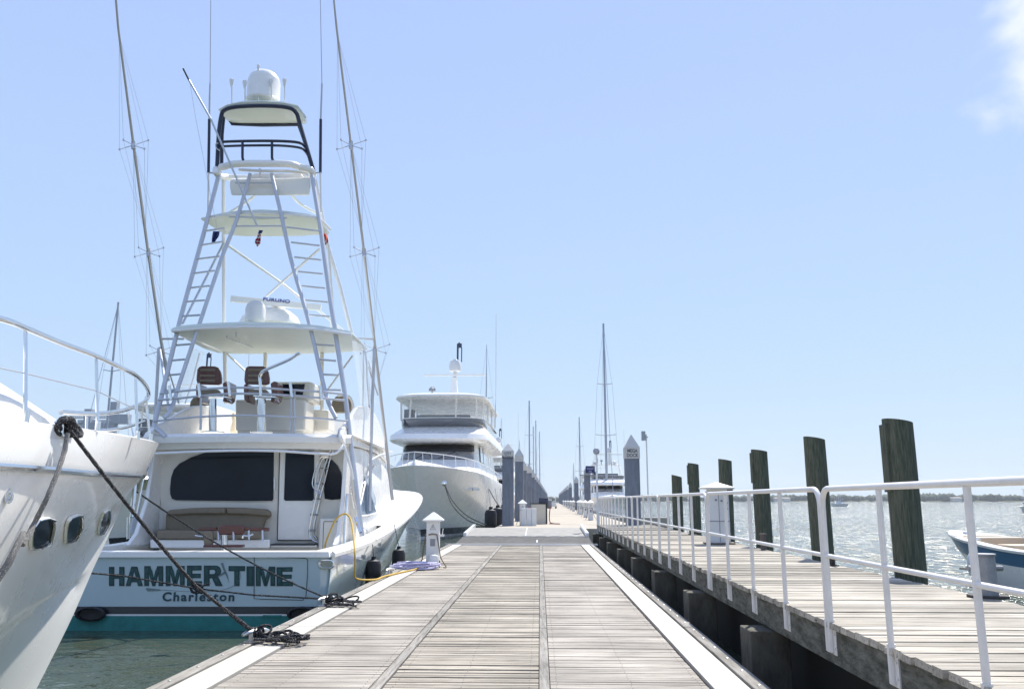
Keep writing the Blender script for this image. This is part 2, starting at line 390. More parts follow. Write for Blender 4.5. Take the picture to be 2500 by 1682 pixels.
# ------------------------------------------------------------ ramp plates up to the far dock
rp = thing("gangway_ramp", "ridged metal transition ramp between the wooden walkway and the concrete dock", "ramp", D(-.6, 33, 0))
def rz_(v): return .02 + max(0, (v - 30.9)) / 8.0 * .335
b = MB()
for k in range(34):
    v = 30.9 + k * .1
    b.boxf(-3.15, 1.98, v, v + .06, rz_(v) - .04, rz_(v) + .004, D); b.boxf(-3.15, 1.98, v + .06, v + .1, rz_(v) - .04, rz_(v) - .008, D)
b.build("lower_plate", steelp, rp, smooth=False)
b = MB()
for u0, u1 in ((-3.0, -.62), (-.58, 1.85)):
    b.hexa([D(u0, 34.32, rz_(34.3) - .03), D(u1, 34.32, rz_(34.3) - .03), D(u1, 38.9, rz_(38.9) - .03), D(u0, 38.9, rz_(38.9) - .03)],
           [D(u0, 34.32, rz_(34.3) + .012), D(u1, 34.32, rz_(34.3) + .012), D(u1, 38.9, rz_(38.9) + .012), D(u0, 38.9, rz_(38.9) + .012)])
b.build("upper_plate", steelp, rp, smooth=False)
for u in (-3.07, 1.92):
    b = MB(); b.bar(D(u, 34.2, .24), D(u, 39.1, .44), .13, .16); b.build("side_kerb", aluw, rp, bevel=.01)
b = MB()
b.bar(D(-3.5, 30.88, .02), D(2.1, 30.88, .02), .10, .06); b.bar(D(-.6, 34.3, rz_(34.3) + .02), D(-.6, 39, rz_(39) + .02), .05, .015)
for k in range(9): b.bar(D(-3.0 + k * .57, 34.28, rz_(34.3) + .02), D(-2.62 + k * .57, 34.28, rz_(34.3) + .02), .05, .02)
b.bar(D(-.12, 31.6, rz_(31.6) + .012), D(-.12, 32.6, rz_(32.6) + .012), .06, .012)
b.build("hinge_strip", aluw, rp, smooth=False)

# ------------------------------------------------------------ far concrete dock
fd = thing("concrete_dock", None, None, E(.8, 150, .3)); fd['kind'] = 'structure'
b = MB(); y = 39.2; 
while y < 420:
    l = 12.2; b.boxf(-2.75, 4.3, y, y + l - .04, -.55, .33, E); y += l
b.build("dock_slab", concrete, fd, bevel=.02)
b = MB(); y = 45.4
while y < 400:
    b.boxf(-.1 if y < 50 else -.9, 2.75, y, y + .35, .331, .335, E); y += 12.2 if y > 50 else 24
b.build("joint_cover", mat("joint_grey", (.30, .28, .26), .8), fd, smooth=False)
b = MB(); b.boxf(-2.82, -2.76, 39.2, 410, -.1, .30, E); b.boxf(4.31, 4.37, 39.2, 410, -.1, .30, E); b.build("timber_waler", edgew, fd, smooth=False)
# finger dock reaching to the right, beyond the pier
fg = MB(); fg.boxf(4.4, 9.2, 66, 67.4, -.5, .30, E); fo = fg.build("finger_dock", concrete, bevel=.02); struct(fo)

# ------------------------------------------------------------ square capped piles
def txt(body, size, M, mats, name, parent, off=0.0, ext=.002, xs=1.0, align='CENTER', space=1.0):
    cu = bpy.data.curves.new(name, 'FONT'); cu.body = body; cu.size = size; cu.offset = off; cu.extrude = ext; cu.align_x = align; cu.align_y = 'CENTER'; cu.space_character = space
    cu.resolution_u = 4
    t = bpy.data.objects.new("tmp_text", cu); COL.objects.link(t)
    dg = bpy.context.evaluated_depsgraph_get(); me = bpy.data.meshes.new_from_object(t.evaluated_get(dg))
    bpy.data.objects.remove(t); bpy.data.curves.remove(cu)
    me.name = name; me.transform(M @ Matrix.Diagonal((xs, 1, 1, 1)))
    me.transform(Matrix.Translation(-ORG[parent.name]))
    me.materials.clear(); me.materials.append(mats)
    o = bpy.data.objects.new(name, me); COL.objects.link(o); o.parent = parent; ORG[o.name] = ORG[parent.name]; return o
def facing(c, rz=0.0):  # text upright, read from the camera's side (-Y)
    return Matrix.Translation(c) @ Matrix.Rotation(rz, 4, 'Z') @ Matrix.Rotation(math.pi / 2, 4, 'X')
ink = mat("dark_lettering", (.10, .11, .12), .6)
def pile(loc, wd, zc, za, name="dock_pile", label="", grp=None, rz=-PH2, tt=None, bot=-2.0):
    t = thing(name, label, "pile", loc, grp); c = Vector(loc); R = Matrix.Rotation(rz, 3, 'Z')
    b = MB(); h = wd / 2; ch = .05
    pts = [(h - ch, -h), (h, -h + ch), (h, h - ch), (h - ch, h), (-h + ch, h), (-h, h - ch), (-h, -h + ch), (-h + ch, -h)]
    b.loft([[c + R @ Vector((x, y, z)) - Vector((0, 0, c.z)) for x, y in pts] for z in (bot, zc)])
    b.build("shaft", pilec, t, smooth=False)
    b = MB(); k = h + .02; za0 = zc - .02; z1 = zc + (za - zc) * .44
    q = lambda k, z: [c * 1 + R @ Vector((x * k, y * k, 0)) + Vector((0, 0, z - c.z)) for x, y in ((-1, -1), (1, -1), (1, 1), (-1, 1))]
    b.loft([q(k, za0), q(k, z1), q(k * .985, z1 + .02), q(.015, za)])
    b.build("cone_cap", capm, t, smooth=False)
    if tt:
        for j, s in enumerate(tt):
            p = c + R @ Vector((0, -k - .004, 0)); p.z = z1 - .14 - j * .19
            txt(s, .2, facing(p, rz), ink, "cap_lettering", t, off=.006, ext=.001, xs=.8)
    return t
zb = .33
pl = pile(E(-2.26, 43, zb), .58, 3.82, 4.52, label="nearest capped square pile on the left of the concrete dock, lettered CITY MARINA", grp="capped piles along the left of the concrete dock", tt=("CITY", "MARINA"))
p2_ = pile(E(-2.05, 52.5, zb), .52, 4.05, 4.86, label="second capped square pile from the camera in the left row", grp="capped piles along the left of the concrete dock")
ords = ["third", "fourth", "fifth", "sixth", "seventh", "eighth", "ninth", "tenth", "eleventh", "twelfth", "thirteenth", "fourteenth", "fifteenth", "sixteenth"]
for i, y in enumerate([68, 74.5, 88, 98, 110, 124, 140, 157, 176, 200, 230, 265, 300, 345]):
    dup(p2_, E(-2.05 - (.25 if i == 0 else 0), y, zb), f"{ords[i]} capped square pile from the camera in the left row", rz=0)
pr = pile(D(3.9, 35.2, -.6), .60, 3.36, 4.36, label="nearest capped square pile right of the dock, lettered MEGA DOCK, behind the white railing", grp="capped piles right of the concrete dock", tt=("MEGA", "DOCK"), rz=-PHI)
pr2 = pile(E(3.45, 81, zb), .60, 4.05, 4.95, label="capped square pile beside the blue sign in the right row", grp="capped piles right of the concrete dock")
for i, y in enumerate([117, 155, 185, 212, 240, 270, 300, 340, 385]):
    dup(pr2, E(3.45, y, zb), f"{ords[i]} capped square pile from the camera in the right row", rz=0)

# ------------------------------------------------------------ boarded pier on the right
U0, U1 = 2.42, 4.70; PZ = .60
pier = thing("timber_pier", None, None, D(3.5, 16, PZ)); pier['kind'] = 'structure'
b = MB(); planks(b, U0, U1, -3, 35.8, .135, .012, PZ, .05, D, jit=.006, ends=.018); b.build("deck_planks", pierw, pier, smooth=False)
b = MB()
for k in range(13):
    b.boxf(U0 + .03, U0 + .10, -3 + k * 3, k * 3 - .01, PZ - .34, PZ - .055, D); b.boxf(U1 - .12, U1 - .05, -3 + k * 3, k * 3 - .01, PZ - .34, PZ - .055, D)
    b.boxf(3.5, 3.6, -3 + k * 3, k * 3 - .01, PZ - .34, PZ - .055, D)
b.build("stringer", fasc, pier, bevel=.006)
b = MB()
for v in (5.6, 9.2, 12.9, 16.6, 20.4, 24.1, 27.8, 31.5, 35.2):
    b.boxf(U0 - .20, U0 + .22, v, v + .45, -3, PZ - .36, D); b.boxf(U1 - .45, U1 - .1, v, v + .35, -3, PZ - .36, D)
b.build("support_pile", pilst, pier, bevel=.012)
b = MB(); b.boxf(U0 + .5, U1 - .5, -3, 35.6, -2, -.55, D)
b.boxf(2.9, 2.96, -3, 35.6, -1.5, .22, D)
b.build("under_pier_panel", mat("near_black_panel", (.022, .022, .02), .8), pier, smooth=False)  # near-black low block and upright panel below the deck, full length

# railing: panels of four bays, each bent down into its end posts
RU = U0 + .02; sp = 1.245
def rp_(k): return 4.84 + sp * k
grp = "white pipe railing panels along the pier edge"
nm = ["nearest railing panel, cut by the right edge of the photo", "railing panel second from the camera, joined at the big double bend", "railing panel third from the camera, in front of the white power cabinet", "railing panel fourth from the camera", "railing panel fifth from the camera", "railing panel sixth from the camera", "short last railing panel beside the ramp"]
def panel(k0, k1, label, fn=D):
    t = thing("railing_panel", "white pipe " + label, "railing", D(RU, rp_(k0), PZ), grp)
    zt = PZ + 1.10; r = .024; v0 = rp_(k0) + .035; v1 = rp_(k1) - .035; R = .14
    b = MB()
    pts = [D(RU, v0, PZ - .2), D(RU, v0, zt - R - .25), D(RU, v0, zt - R)] + [D(RU, v0 + R - R * math.cos(a), zt - R + R * math.sin(a)) for a in (.4, .8, 1.2, 1.57)]
    pts += [D(RU, v1 - R + R * math.sin(a), zt - R + R * math.cos(a)) for a in (0, .4, .8, 1.2, 1.57)] + [D(RU, v1, zt - R - .25), D(RU, v1, PZ - .2)]
    b.tube(pts, r, 12); b.build("top_rail", railm, t)
    b = MB(); b.tube([D(RU, v0 + .02, PZ + .54), D(RU, v1 - .02, PZ + .54)], .019, 10); b.build("mid_rail", railm, t)
    for k in range(k0 + 1, k1):
        b = MB(); b.tube([D(RU, rp_(k), PZ - .2), D(RU, rp_(k), zt - .02)], .022, 10); b.build("post", railm, t)
    for k in range(k0, k1 + 1):
        for dv in ((.035,) if k == k0 else (-.035,) if k == k1 else (0,)):
            b = MB(); v = rp_(k) + dv
            b.tube([D(RU, v, PZ - .24), D(RU, v, PZ + .02)], .031, 10)
            b.boxf(RU + .005, RU + .016, v - .085, v + .085, PZ - .26, PZ - .03, D)
            for q in (-.06, .06): b.tube([D(RU - .005, v + q, PZ - .09), D(RU + .02, v + q, PZ - .09)], .012, 6); b.tube([D(RU - .005, v + q, PZ - .2), D(RU + .02, v + q, PZ - .2)], .012, 6)
            b.build("bracket", railm, t)
    return t
for i, (a, c) in enumerate([(-2, 2), (2, 6), (6, 10), (10, 14), (14, 18), (18, 22), (22, 24)]): panel(a, c, nm[i])

# round timber piles along the pier's outer side
def tpile(X, Y, r, ztop, slant, lean, label, chip):
    b = MB(); rings = []; nz = 26
    for i in range(nz + 1):
        z = -2.5 + (ztop + 2.5) * i / nz; rg = []
        for k in range(20):
            a = 2 * math.pi * k / 20; rr_ = r * (1 + .035 * mnoise.noise(Vector((math.cos(a) * 1.5, math.sin(a) * 1.5, z * .8 + X)))) * (1.06 - .06 * i / nz)
            zz = z
            if i == nz: zz = z - slant * math.cos(a) * 0.5
            rg.append(Vector((X + math.cos(a) * rr_ - lean * (z - PZ), Y + math.sin(a) * rr_, zz)))
        rings.append(rg)
    b.loft(rings)
    if chip:
        p = Vector((X - r + .01 - lean * (ztop - PZ), Y, ztop - .05)); q = Vector((X - r + .01 - lean * (ztop - chip - PZ), Y, ztop - chip)); b.bar(p, q, r * .9, .06, up=(1, 0, 0))
    o = b.build("timber_pile", treat, ang=50, org=(X, Y, PZ))
    tag(o, label, "pile", "round green timber piles beside the pier")
def gz(px_, py_, Y): return at(px_, py_, Y=Y).z
for X, Y, r, px_, py_, sl_, ln, ch, lb in [
    (5.53, 11.75, .205, 2195, 1028, .07, .003, 1.0, "thick round timber pile nearest the camera, tallest against the sky"),
    (5.64, 15.3, .19, 1984, 1070, .07, .01, 0, "round timber pile behind the railing's double bend"),
    (5.82, 19.4, .185, 1852, 1100, .06, .005, .75, "round timber pile third from the right, over the open river"),
    (5.98, 23.3, .185, 1773, 1123, .07, -.01, 0, "round timber pile directly behind the white power cabinet"),
    (6.27, 28.6, .185, 1698, 1132, .06, .005, .7, "taller of the two round timber piles that stand close together"),
    (6.13, 30.9, .19, 1677, 1162, .1, 0, 0, "shorter of the two round timber piles that stand close together")]:
    tpile(X, Y, r, gz(px_, py_, Y), sl_, ln, lb, ch)

# power cabinet on the pier
c = Vector((4.87, 19.9, PZ))
t = thing("power_cabinet", "white louvred power cabinet with a low pyramid lid standing on the pier", "power cabinet", c)
b = MB(); b.boxf(c.x - .22, c.x + .26, c.y - .18, c.y + .2, PZ + .002, PZ + 1.22); b.build("cabinet_body", whp, t, bevel=.015)
b = MB(); q = lambda k, z, m=0: [c + Vector((x * k + .02, y * k, z)) for x, y in ((-1, -1), (1, -1), (1, 1), (-1, 1))]
b.loft([q(.33, 1.27), q(.345, 1.29), q(.345, 1.31), q(.03, 1.43)]); b.loft([q(.2, 1.22), q(.2, 1.28)]); b.build("lid", whp, t, smooth=False)
b = MB(); b.boxf(c.x + .01, c.x + .018, c.y - .195, c.y - .181, PZ + .05, PZ + 1.15)
b.boxf(c.x - .22, c.x + .26, c.y - .192, c.y - .181, PZ + .52, PZ + .535)
for x, z in ((.08, 1.0), (.2, .95), (.2, .82), (-.05, 1.02)): b.lathe([(.025, 0), (.025, .02), (.01, .025)], (c.x + x, c.y - .181, PZ + z), 10, Matrix.Rotation(math.pi / 2, 3, 'X'))
b.build("door_hardware", greyp, t)
b = MB(); b.boxf(c.x - .3, c.x + .34, c.y - .28, c.y + .26, PZ + .001, PZ + .03); b.build("base_plate", mat("rust_plate", (.10, .07, .05), .8), t, smooth=False)
# mooring bollard and dark cleats at the pier's edge
def bollard(c, s, label):
    t = thing("mooring_bollard", label, "bollard", c); b = MB()
    b.lathe([(.2 * s, .002), (.2 * s, .03 * s)], c, 20); b.build("base_flange", mat("dark_flange", (.05, .045, .04), .7), t)  # plain near-black disc around the bollard's foot
    b = MB(); b.lathe([(.105 * s, .03 * s), (.105 * s, .42 * s), (.115 * s, .43 * s), (.115 * s, .45 * s)], c, 20)
    b.tube([c + V(-.18 * s, 0, .3 * s), c + V(.18 * s, 0, .3 * s)], .03 * s, 10); b.build("post", mat("galvanised_grey", (.33, .34, .36), .45, metal=.5, var=.3, vs=8, bump=.2), t)
    return t
bollard(Vector((5.0, 8.95, PZ)), 1.0, "grey steel mooring bollard at the pier edge near the blue and white boat")
def cleat(c, rz, label, s=1.0, m=None, grp=None):
    t = MB(); R = Matrix.Rotation(rz, 3, 'Z'); c = Vector(c)
    t.tube([c + R @ V(-.17 * s, 0, .085 * s), c + R @ V(-.12 * s, 0, .1 * s), c + R @ V(0, 0, .105 * s), c + R @ V(.12 * s, 0, .1 * s), c + R @ V(.17 * s, 0, .085 * s)], [.016 * s, .024 * s, .028 * s, .024 * s, .016 * s], 10)
    for x in (-.055, .055): t.tube([c + R @ V(x * s, 0, .002), c + R @ V(x * s, 0, .1 * s)], .025 * s, 10)
    t.box(c + V(0, 0, .01 * s), (.22 * s, .09 * s, .018 * s), rz)
    return tag(t.build("mooring_cleat", m or mat("cast_cleat", (.6, .6, .6), .35, metal=.8), org=c), label, "cleat", grp)
cleat(D(4.55, 13.4, PZ), math.pi / 2, "dark iron cleat on the pier beside the second timber pile", 1.4, blackm)
cleat(D(4.55, 25.5, PZ), math.pi / 2, "small dark iron cleat on the pier near the far pair of timber piles", 1.4, blackm)
b = MB(); b.lathe([(.06, 0), (.06, .3), (.075, .3), (.075, .33)], D(4.62, 17.6, PZ), 12)
tag(b.build("pipe_stub", mat("rusty_pipe", (.12, .10, .09), .7)), "short rusty pipe stub at the pier edge between timber piles", "pipe")
# ------------------------------------------------------------ motor yacht at the left, bow away from the camera
def curves(cx, cs, n=9, side=1):
    "cs: list of water-line curves [(y, half breadth, z) ...] from stern to stem; returns smooth 3-D polylines"
    return [[Vector((cx + side * p.x, p.y, p.z)) for p in (cr([V(b_, y_, z_) for y_, b_, z_ in c], n))] for c in cs]
MCX = -5.57
my = thing("motor_yacht", "white motor yacht bow filling the photo's left edge, with steel rail and portholes", "yacht", V(MCX, 8, WZ))
SH = [(-4, 2.2, 2.1), (2, 2.15, 2.12), (5, 1.86, 2.17), (6.7, 1.63, 2.22), (8.3, 1.38, 2.28), (9.7, 1.10, 2.33), (11.2, .72, 2.38), (12.2, .33, 2.42), (12.76, 0, 2.43)]
RB = [(-4, 2.22, 1.82), (2, 2.17, 1.82), (5, 1.88, 1.84), (6.7, 1.64, 1.86), (8.3, 1.36, 1.87), (9.6, 1.04, 1.89), (11.0, .64, 1.92), (11.9, .27, 1.94), (12.35, 0, 1.95)]
M1 = [(-4, 2.2, 1.35), (2, 2.15, 1.35), (5, 1.84, 1.37), (6.6, 1.56, 1.38), (8.1, 1.2, 1.38), (9.4, .82, 1.39), (10.6, .42, 1.42), (11.4, .16, 1.46), (11.9, 0, 1.47)]
M2 = [(-4, 2.15, .85), (2, 2.1, .85), (4.8, 1.76, .86), (6.4, 1.46, .86), (7.9, 1.02, .86), (9.1, .62, .88), (10.2, .28, .93), (10.9, .10, 1.0), (11.5, 0, 1.0)]
CH = [(-4, 2.1, .30), (2, 2.02, .32), (4.6, 1.65, .38), (6.3, 1.33, .41), (7.7, .92, .43), (8.9, .52, .47), (9.9, .24, .53), (10.7, .08, .62), (11.25, 0, .70)]
CH2 = [(y, max(b - .05, 0), z - .05) for y, b, z in CH]; CH2[-1] = (11.15, 0, .56)
K1 = [(-4, 1.5, -.3), (2, 1.4, -.3), (4.6, 1.05, -.28), (6.3, .78, -.26), (7.6, .52, -.22), (8.7, .3, -.18), (9.6, .15, -.10), (10.3, .05, 0), (10.75, 0, .05)]
K2 = [(-4, .4, -1.2), (2, .35, -1.2), (4.6, .3, -1.2), (6.0, .22, -1.1), (7.2, .16, -1.0), (8.3, .1, -.95), (9.1, .06, -.9), (9.6, .02, -.85), (9.95, 0, -.8)]
def hullmesh(cx, cs, vsub, n=9, mats=None):
    b = MB()
    for side in (1, -1):
        C = curves(cx, cs, n, side)
        rows = []; mi = []
        for j in range(len(C) - 1):
            k = vsub[j]
            for q in range(k): rows.append([C[j][i].lerp(C[j + 1][i], q / k) for i in range(len(C[j]))]); mi.append(mats[j] if mats else 0)
        rows.append(C[-1]); b.grid(rows, mats=mi + [0])
    return b
def vspline(cx, cs, k, n, side):
    C = curves(cx, cs, n, side); cols = [cr([c[i] for c in C], k) for i in range(len(C[0]))]
    return [[cols[i][j] for i in range(len(cols))] for j in range(len(cols[0]))]
b = MB()
for s_ in (1, -1):
    b.grid(vspline(MCX, [SH, [((y0 + y1) / 2, (b0 + b1) / 2 + .01, (z0 + z1) / 2) for (y0, b0, z0), (y1, b1, z1) in zip(SH, RB)], RB], 3, 9, s_))
    b.grid(vspline(MCX, [RB, M1, M2, CH], 5, 9, s_)); b.grid(vspline(MCX, [CH2, K1, K2], 4, 9, s_))
    c1, c2 = curves(MCX, [CH, CH2], 9, s_); b.grid([c1, c2])
b.build("hull", gel, my, ang=28)
b = MB()
for s_ in (1, -1):
    c1 = curves(MCX, [RB], 9, s_)[0]
    b.tube([p + V(s_ * .012, 0, 0) for p in c1], .032, 8)
b.build("rub_rail", chrome, my)
shr = curves(MCX, [SH], 9, 1)[0]; shl = curves(MCX, [SH], 9, -1)[0]
b = MB(); b.grid([[p + V(-.0, 0, 0) for p in shr], [p + V(-.06, 0, .025) for p in shr], [V(max(p.x - .12, MCX), p.y - .02, p.z - .0) for p in shr], [V(MCX, p.y - .05, p.z + .03) for p in shr]])
b.grid([[p for p in shl], [p + V(.06, 0, .025) for p in shl], [V(min(p.x + .12, MCX), p.y - .02, p.z) for p in shl], [V(MCX, p.y - .05, p.z + .03) for p in shl]])
b.build("foredeck", gelw, my)
# coach roof
b = MB(); rings = []
for y_, h, w_ in ((-4, 1.2, 1.5), (2, 1.2, 1.5), (4.2, 1.12, 1.45), (5.4, .95, 1.38), (6.6, .74, 1.25), (7.8, .50, 1.05), (8.9, .27, .8), (9.8, .0, .45)):
    rings.append([V(MCX + w_ * 1.05 * math.cos(a) * (1 if abs(math.cos(a)) < .8 else 1), y_, 2.2 + h * (math.sin(a) ** .6 if math.sin(a) > 0 else 0)) for a in [math.pi * k / 16 for k in range(17)]])
R2 = [cr([r[k] for r in rings], 5) for k in range(17)]
b.grid(R2); b.build("coach_roof", gel, my)
# bow rail
RT = [at(-160, 742, 5.6), at(0, 778, 6.15), at(66, 803, 6.7), at(150, 838, 7.5), at(236, 870, 8.3), at(300, 900, 9.0), at(331, 916, 9.6), at(352, 936, 10.6), at(362, 955, 11.4), at(360, 972, 11.5), at(345, 985, 10.9), at(300, 1002, 9.8), at(250, 1009, 9.0), at(190, 1009, 8.3), at(150, 1006, 7.9)]
b = MB(); b.tube(cr(RT, 5), .026, 12); b.build("top_rail", chrome, my)
for (x0, y0, x1, y1, Yp) in ((62, 806, 62, 1030, 6.72), (235, 870, 238, 1050, 8.3), (331, 916, 335, 1071, 9.7), (356, 968, 367, 1075, 11.3)):
    b = MB(); b.tube([at(x0, y0, Yp), at(x1, y1, Yp)], .017, 10); q = at(x1, y1 + 2, Yp); b.tube([q, q + V(0, 0, .1)], .026, 10); b.build("stanchion", chrome, my)
for (x0, y0, x1, y1, Yp) in ((212, 1010, 211, 1048, 8.6), (311, 1000, 325, 1066, 10.2)):
    b = MB(); b.tube([at(x0, y0, Yp), at(x1, y1, Yp)], .015, 8); b.build("stanchion", chrome, my)
b = MB(); b.tube([at(-40, 890, 6.1), at(60, 911, 6.72), at(236, 954, 8.3), at(333, 1000, 9.7), at(362, 1020, 11.2)], .006, 6); b.build("lifeline", wire, my)
b = MB(); b.tube(cr([at(240, 1052, 8.9), at(290, 1047, 9.6), at(330, 1036, 10.4), at(352, 1028, 10.9)], 4), .018, 8); b.build("lower_rail", chrome, my)
# portholes
def hull_pt(px_, py_):
    "point of the starboard side of the yacht under a photograph pixel"
    best = None
    rows = vspline(MCX, [RB, M1, M2, CH], 5, 9, 1)
    cand = []
    for i in range(len(rows) - 1):
        for k in range(len(rows[0]) - 1):
            q = [rows[i][k], rows[i][k + 1], rows[i + 1][k + 1], rows[i + 1][k]]
            for tri in ((q[0], q[1], q[2]), (q[0], q[2], q[3])):
                from mathutils.geometry import intersect_ray_tri
                h = intersect_ray_tri(*tri, at(px_, py_, Y=1) - V(0, 0, EZ), V(0, 0, EZ), True)
                if h is not None: cand.append(h)
    return min(cand, key=lambda h: h.y) if cand else None
def porthole(quad):
    pts = []
    n = len(quad)
    # rounded outline in photograph pixels, dropped on the hull
    P2 = []
    for i in range(n):
        p0, p1, p2 = quad[i - 1], quad[i], quad[(i + 1) % n]
        for t in (.36, .18, .0, -.18, -.36):
            if t >= 0: P2.append((p1[0] + (p0[0] - p1[0]) * t + (p2[0] - p1[0]) * (.36 - t) * .34, p1[1] + (p0[1] - p1[1]) * t + (p2[1] - p1[1]) * (.36 - t) * .34))
            else: P2.append((p1[0] + (p2[0] - p1[0]) * -t + (p0[0] - p1[0]) * (.36 + t) * .34, p1[1] + (p2[1] - p1[1]) * -t + (p0[1] - p1[1]) * (.36 + t) * .34))
    W = [hull_pt(*p) for p in P2]; W = [p for p in W if p is not None]
    nrm = ((W[len(W) // 3] - W[0]).cross(W[2 * len(W) // 3] - W[0])).normalized()
    if nrm.x < 0: nrm = -nrm
    b = MB(); c = sum(W, Vector()) / len(W)
    O = [c + (p - c) * 1.09 for p in W]
    b.grid([[p + nrm * .004 for p in O], [p + nrm * .03 for p in [c + (x - c) * 1.05 for x in W]], [p + nrm * .026 for p in W], [p + nrm * -.01 for p in [c + (x - c) * .97 for x in W]]], closed=True)
    fr = b.build("porthole", gel, my)
    b = MB(); b.f([b.v(p + nrm * .012) for p in [c + (x - c) * 1.0 for x in W]]); b.build("pane", mat("porthole_glass", (.012, .014, .018), .12, spec=.12), fr, smooth=False)
    b = MB(); b.tube([c + (x - c) * 1.0 + nrm * .026 for x in W], .009, 6, closed=True); b.build("rim", chrome, fr)
porthole([(84, 1268), (131, 1262), (121, 1325), (100, 1336), (72, 1341), (71, 1308)])
porthole([(166, 1262), (197, 1253), (198, 1285), (183, 1317), (156, 1326), (158, 1285)])
porthole([(248, 1252), (266, 1241), (265, 1272), (252, 1300), (237, 1306), (241, 1275)])
h = hull_pt(17, 1212)
if h:
    b = MB(); b.lathe([(.055, 0), (.055, .02), (.03, .02), (.028, .001)], h, 16, Matrix.Rotation(math.pi / 2, 3, 'Y')); b.build("drain_fitting", chrome, my)
# hawse cleat on the gunwale and the anchor roller at the stem
c = at(163, 1040, 7.42)
b = MB(); b.tube([c + V(0, -.22, 0), c + V(0, -.12, .03), c + V(0, .12, .03), c + V(0, .24, 0)], [.012, .03, .03, .012], 10)
b.tube([c + V(0, -.07, -.1), c + V(0, -.07, .04)], .028, 10); b.tube([c + V(0, .07, -.1), c + V(0, .07, .04)], .028, 10); b.build("deck_cleat", chrome, my)
b = MB(); b.tube([at(345, 1160, 12.2), at(333, 1192, 12.3)], .06, 10); b.tube([at(330, 1170, 12.1), at(322, 1262, 12.0)], .03, 8); b.tube([at(348, 1172, 12.1), at(330, 1262, 12.0)], .022, 8)
b.tube([at(356, 1165, 12.4), at(350, 1192, 12.5)], .045, 8); b.build("anchor_roller", chrome, my)
b = MB(); b.hexa([at(352, 1148, 12.45), at(360, 1150, 12.45), at(358, 1170, 12.45), at(350, 1168, 12.45)], [at(352, 1148, 12.6), at(360, 1150, 12.6), at(358, 1170, 12.6), at(350, 1168, 12.6)]); b.build("bow_plate", gelw, my)
# ------------------------------------------------------------ sport fishing boat, stern towards the camera
SX = -5.65; YT = 14.8
sf = thing("sportfishing_boat", "sport fishing boat with tall tuna tower, stern lettered HAMMER TIME", "fishing boat", V(SX, 24, WZ))
def sy(c): return [(YT + y, b_, z) for y, b_, z in c]
def lvl(f, dz): return [(y, b_ * f, z + dz) for y, b_, z in SHs]
SHs = sy([(0, 2.30, .66), (.10, 2.44, .66), (.35, 2.50, .66), (3, 2.54, .68), (6, 2.56, .80), (9, 2.58, 1.02), (12, 2.56, 1.32), (14.5, 2.45, 1.62), (17, 2.08, 1.82), (19.5, 1.35, 1.93), (21.3, .5, 1.98), (22, 0, 2.0)])
HM = sy([(0, 2.30, .2), (.10, 2.42, .2), (.35, 2.47, .2), (3, 2.48, .2), (6, 2.46, .25), (9, 2.36, .35), (12, 2.1, .5), (14.5, 1.75, .7), (16.8, 1.3, .85), (19, .75, .95), (20.5, .3, 1.0), (21.3, 0, 1.05)])
HC = sy([(0, 2.26, -.20), (.10, 2.37, -.20), (.35, 2.41, -.20), (3, 2.41, -.19), (6, 2.36, -.16), (9, 2.2, -.1), (12, 1.85, 0), (14.5, 1.4, .1), (16.5, .95, .18), (18.4, .5, .22), (19.6, .2, .25), (20.3, 0, .28)])
HB = [(y, b_ - .005, z - .125) for y, b_, z in HC]
HT = [(y, b_ - .01, z - .155) for y, b_, z in HC]
HK = sy([(0, 2.0, -1.0), (.10, 2.1, -1.0), (.35, 2.12, -1.0), (3, 2.1, -1.05), (6, 1.9, -1.1), (9, 1.6, -1.1), (12, 1.2, -1.1), (14.5, .8, -1.1), (16, .5, -1.0), (17.6, .25, -.9), (18.6, .1, -.8), (19.2, 0, -.7)])
HB[-1] = (HC[-1][0] - .1, 0, HB[-1][2]); HT[-1] = (HC[-1][0] - .13, 0, HT[-1][2])
hullm = [ice, nav, whp, teal]
CS = [SHs, HM, HC, HB, HT, HK]; ms = [0, 0, 1, 2, 3]
b = MB()
for s_ in (1, -1):
    C = curves(SX, CS, 7, s_); rows = []; mi = []
    for j in range(5):
        k = (3, 3, 1, 1, 2)[j]
        for q in range(k): rows.append([C[j][i].lerp(C[j + 1][i], q / k) for i in range(len(C[j]))]); mi.append(ms[j])
    rows.append(C[-1]); b.grid(rows, mats=mi + [0])
# transom face
lr = [(SX - c[0][1], c[0][2]) for c in CS]
for j in range(5):
    b.mi = ms[j]; (xa, za), (xb, zb_) = lr[j], lr[j + 1]
    b.f([b.v(p) for p in (V(xa, YT, za), V(2 * SX - xa, YT, za), V(2 * SX - xb, YT, zb_), V(xb, YT, zb_))])
b.build("hull", hullm, sf, ang=30)
# covering boards, transom top and fore deck
b = MB(); Rr = curves(SX, [SHs], 7, 1)[0]; Ll = curves(SX, [SHs], 7, -1)[0]
def deckring(side, P):
    o1 = [p + V(side * .05, 0, -.03) for p in P]; o2 = [p + V(side * .055, 0, .03) for p in P]; o3 = [p + V(side * .02, 0, .06) for p in P]
    i1 = [V(SX + side * max(abs(p.x - SX) - (.34 if p.y < 23.5 else .34 + (p.y - 23.5) * .4), 0), max(p.y, YT + .30), p.z + .07) for p in P]
    i2 = [p + V(0, 0, -.09) for p in i1]
    b.grid([o1, o2, o3, i1, i2])
deckring(1, Rr); deckring(-1, Ll)
b.hexa([V(SX - 2.46, YT - .05, .63), V(SX + 2.46, YT - .05, .63), V(SX + 2.46, YT + .33, .63), V(SX - 2.46, YT + .33, .63)], [V(SX - 2.44, YT - .04, .72), V(SX + 2.44, YT - .04, .72), V(SX + 2.44, YT + .33, .725), V(SX - 2.44, YT + .33, .725)])
b.build("covering_board", gel, sf, ang=50)
b = MB()
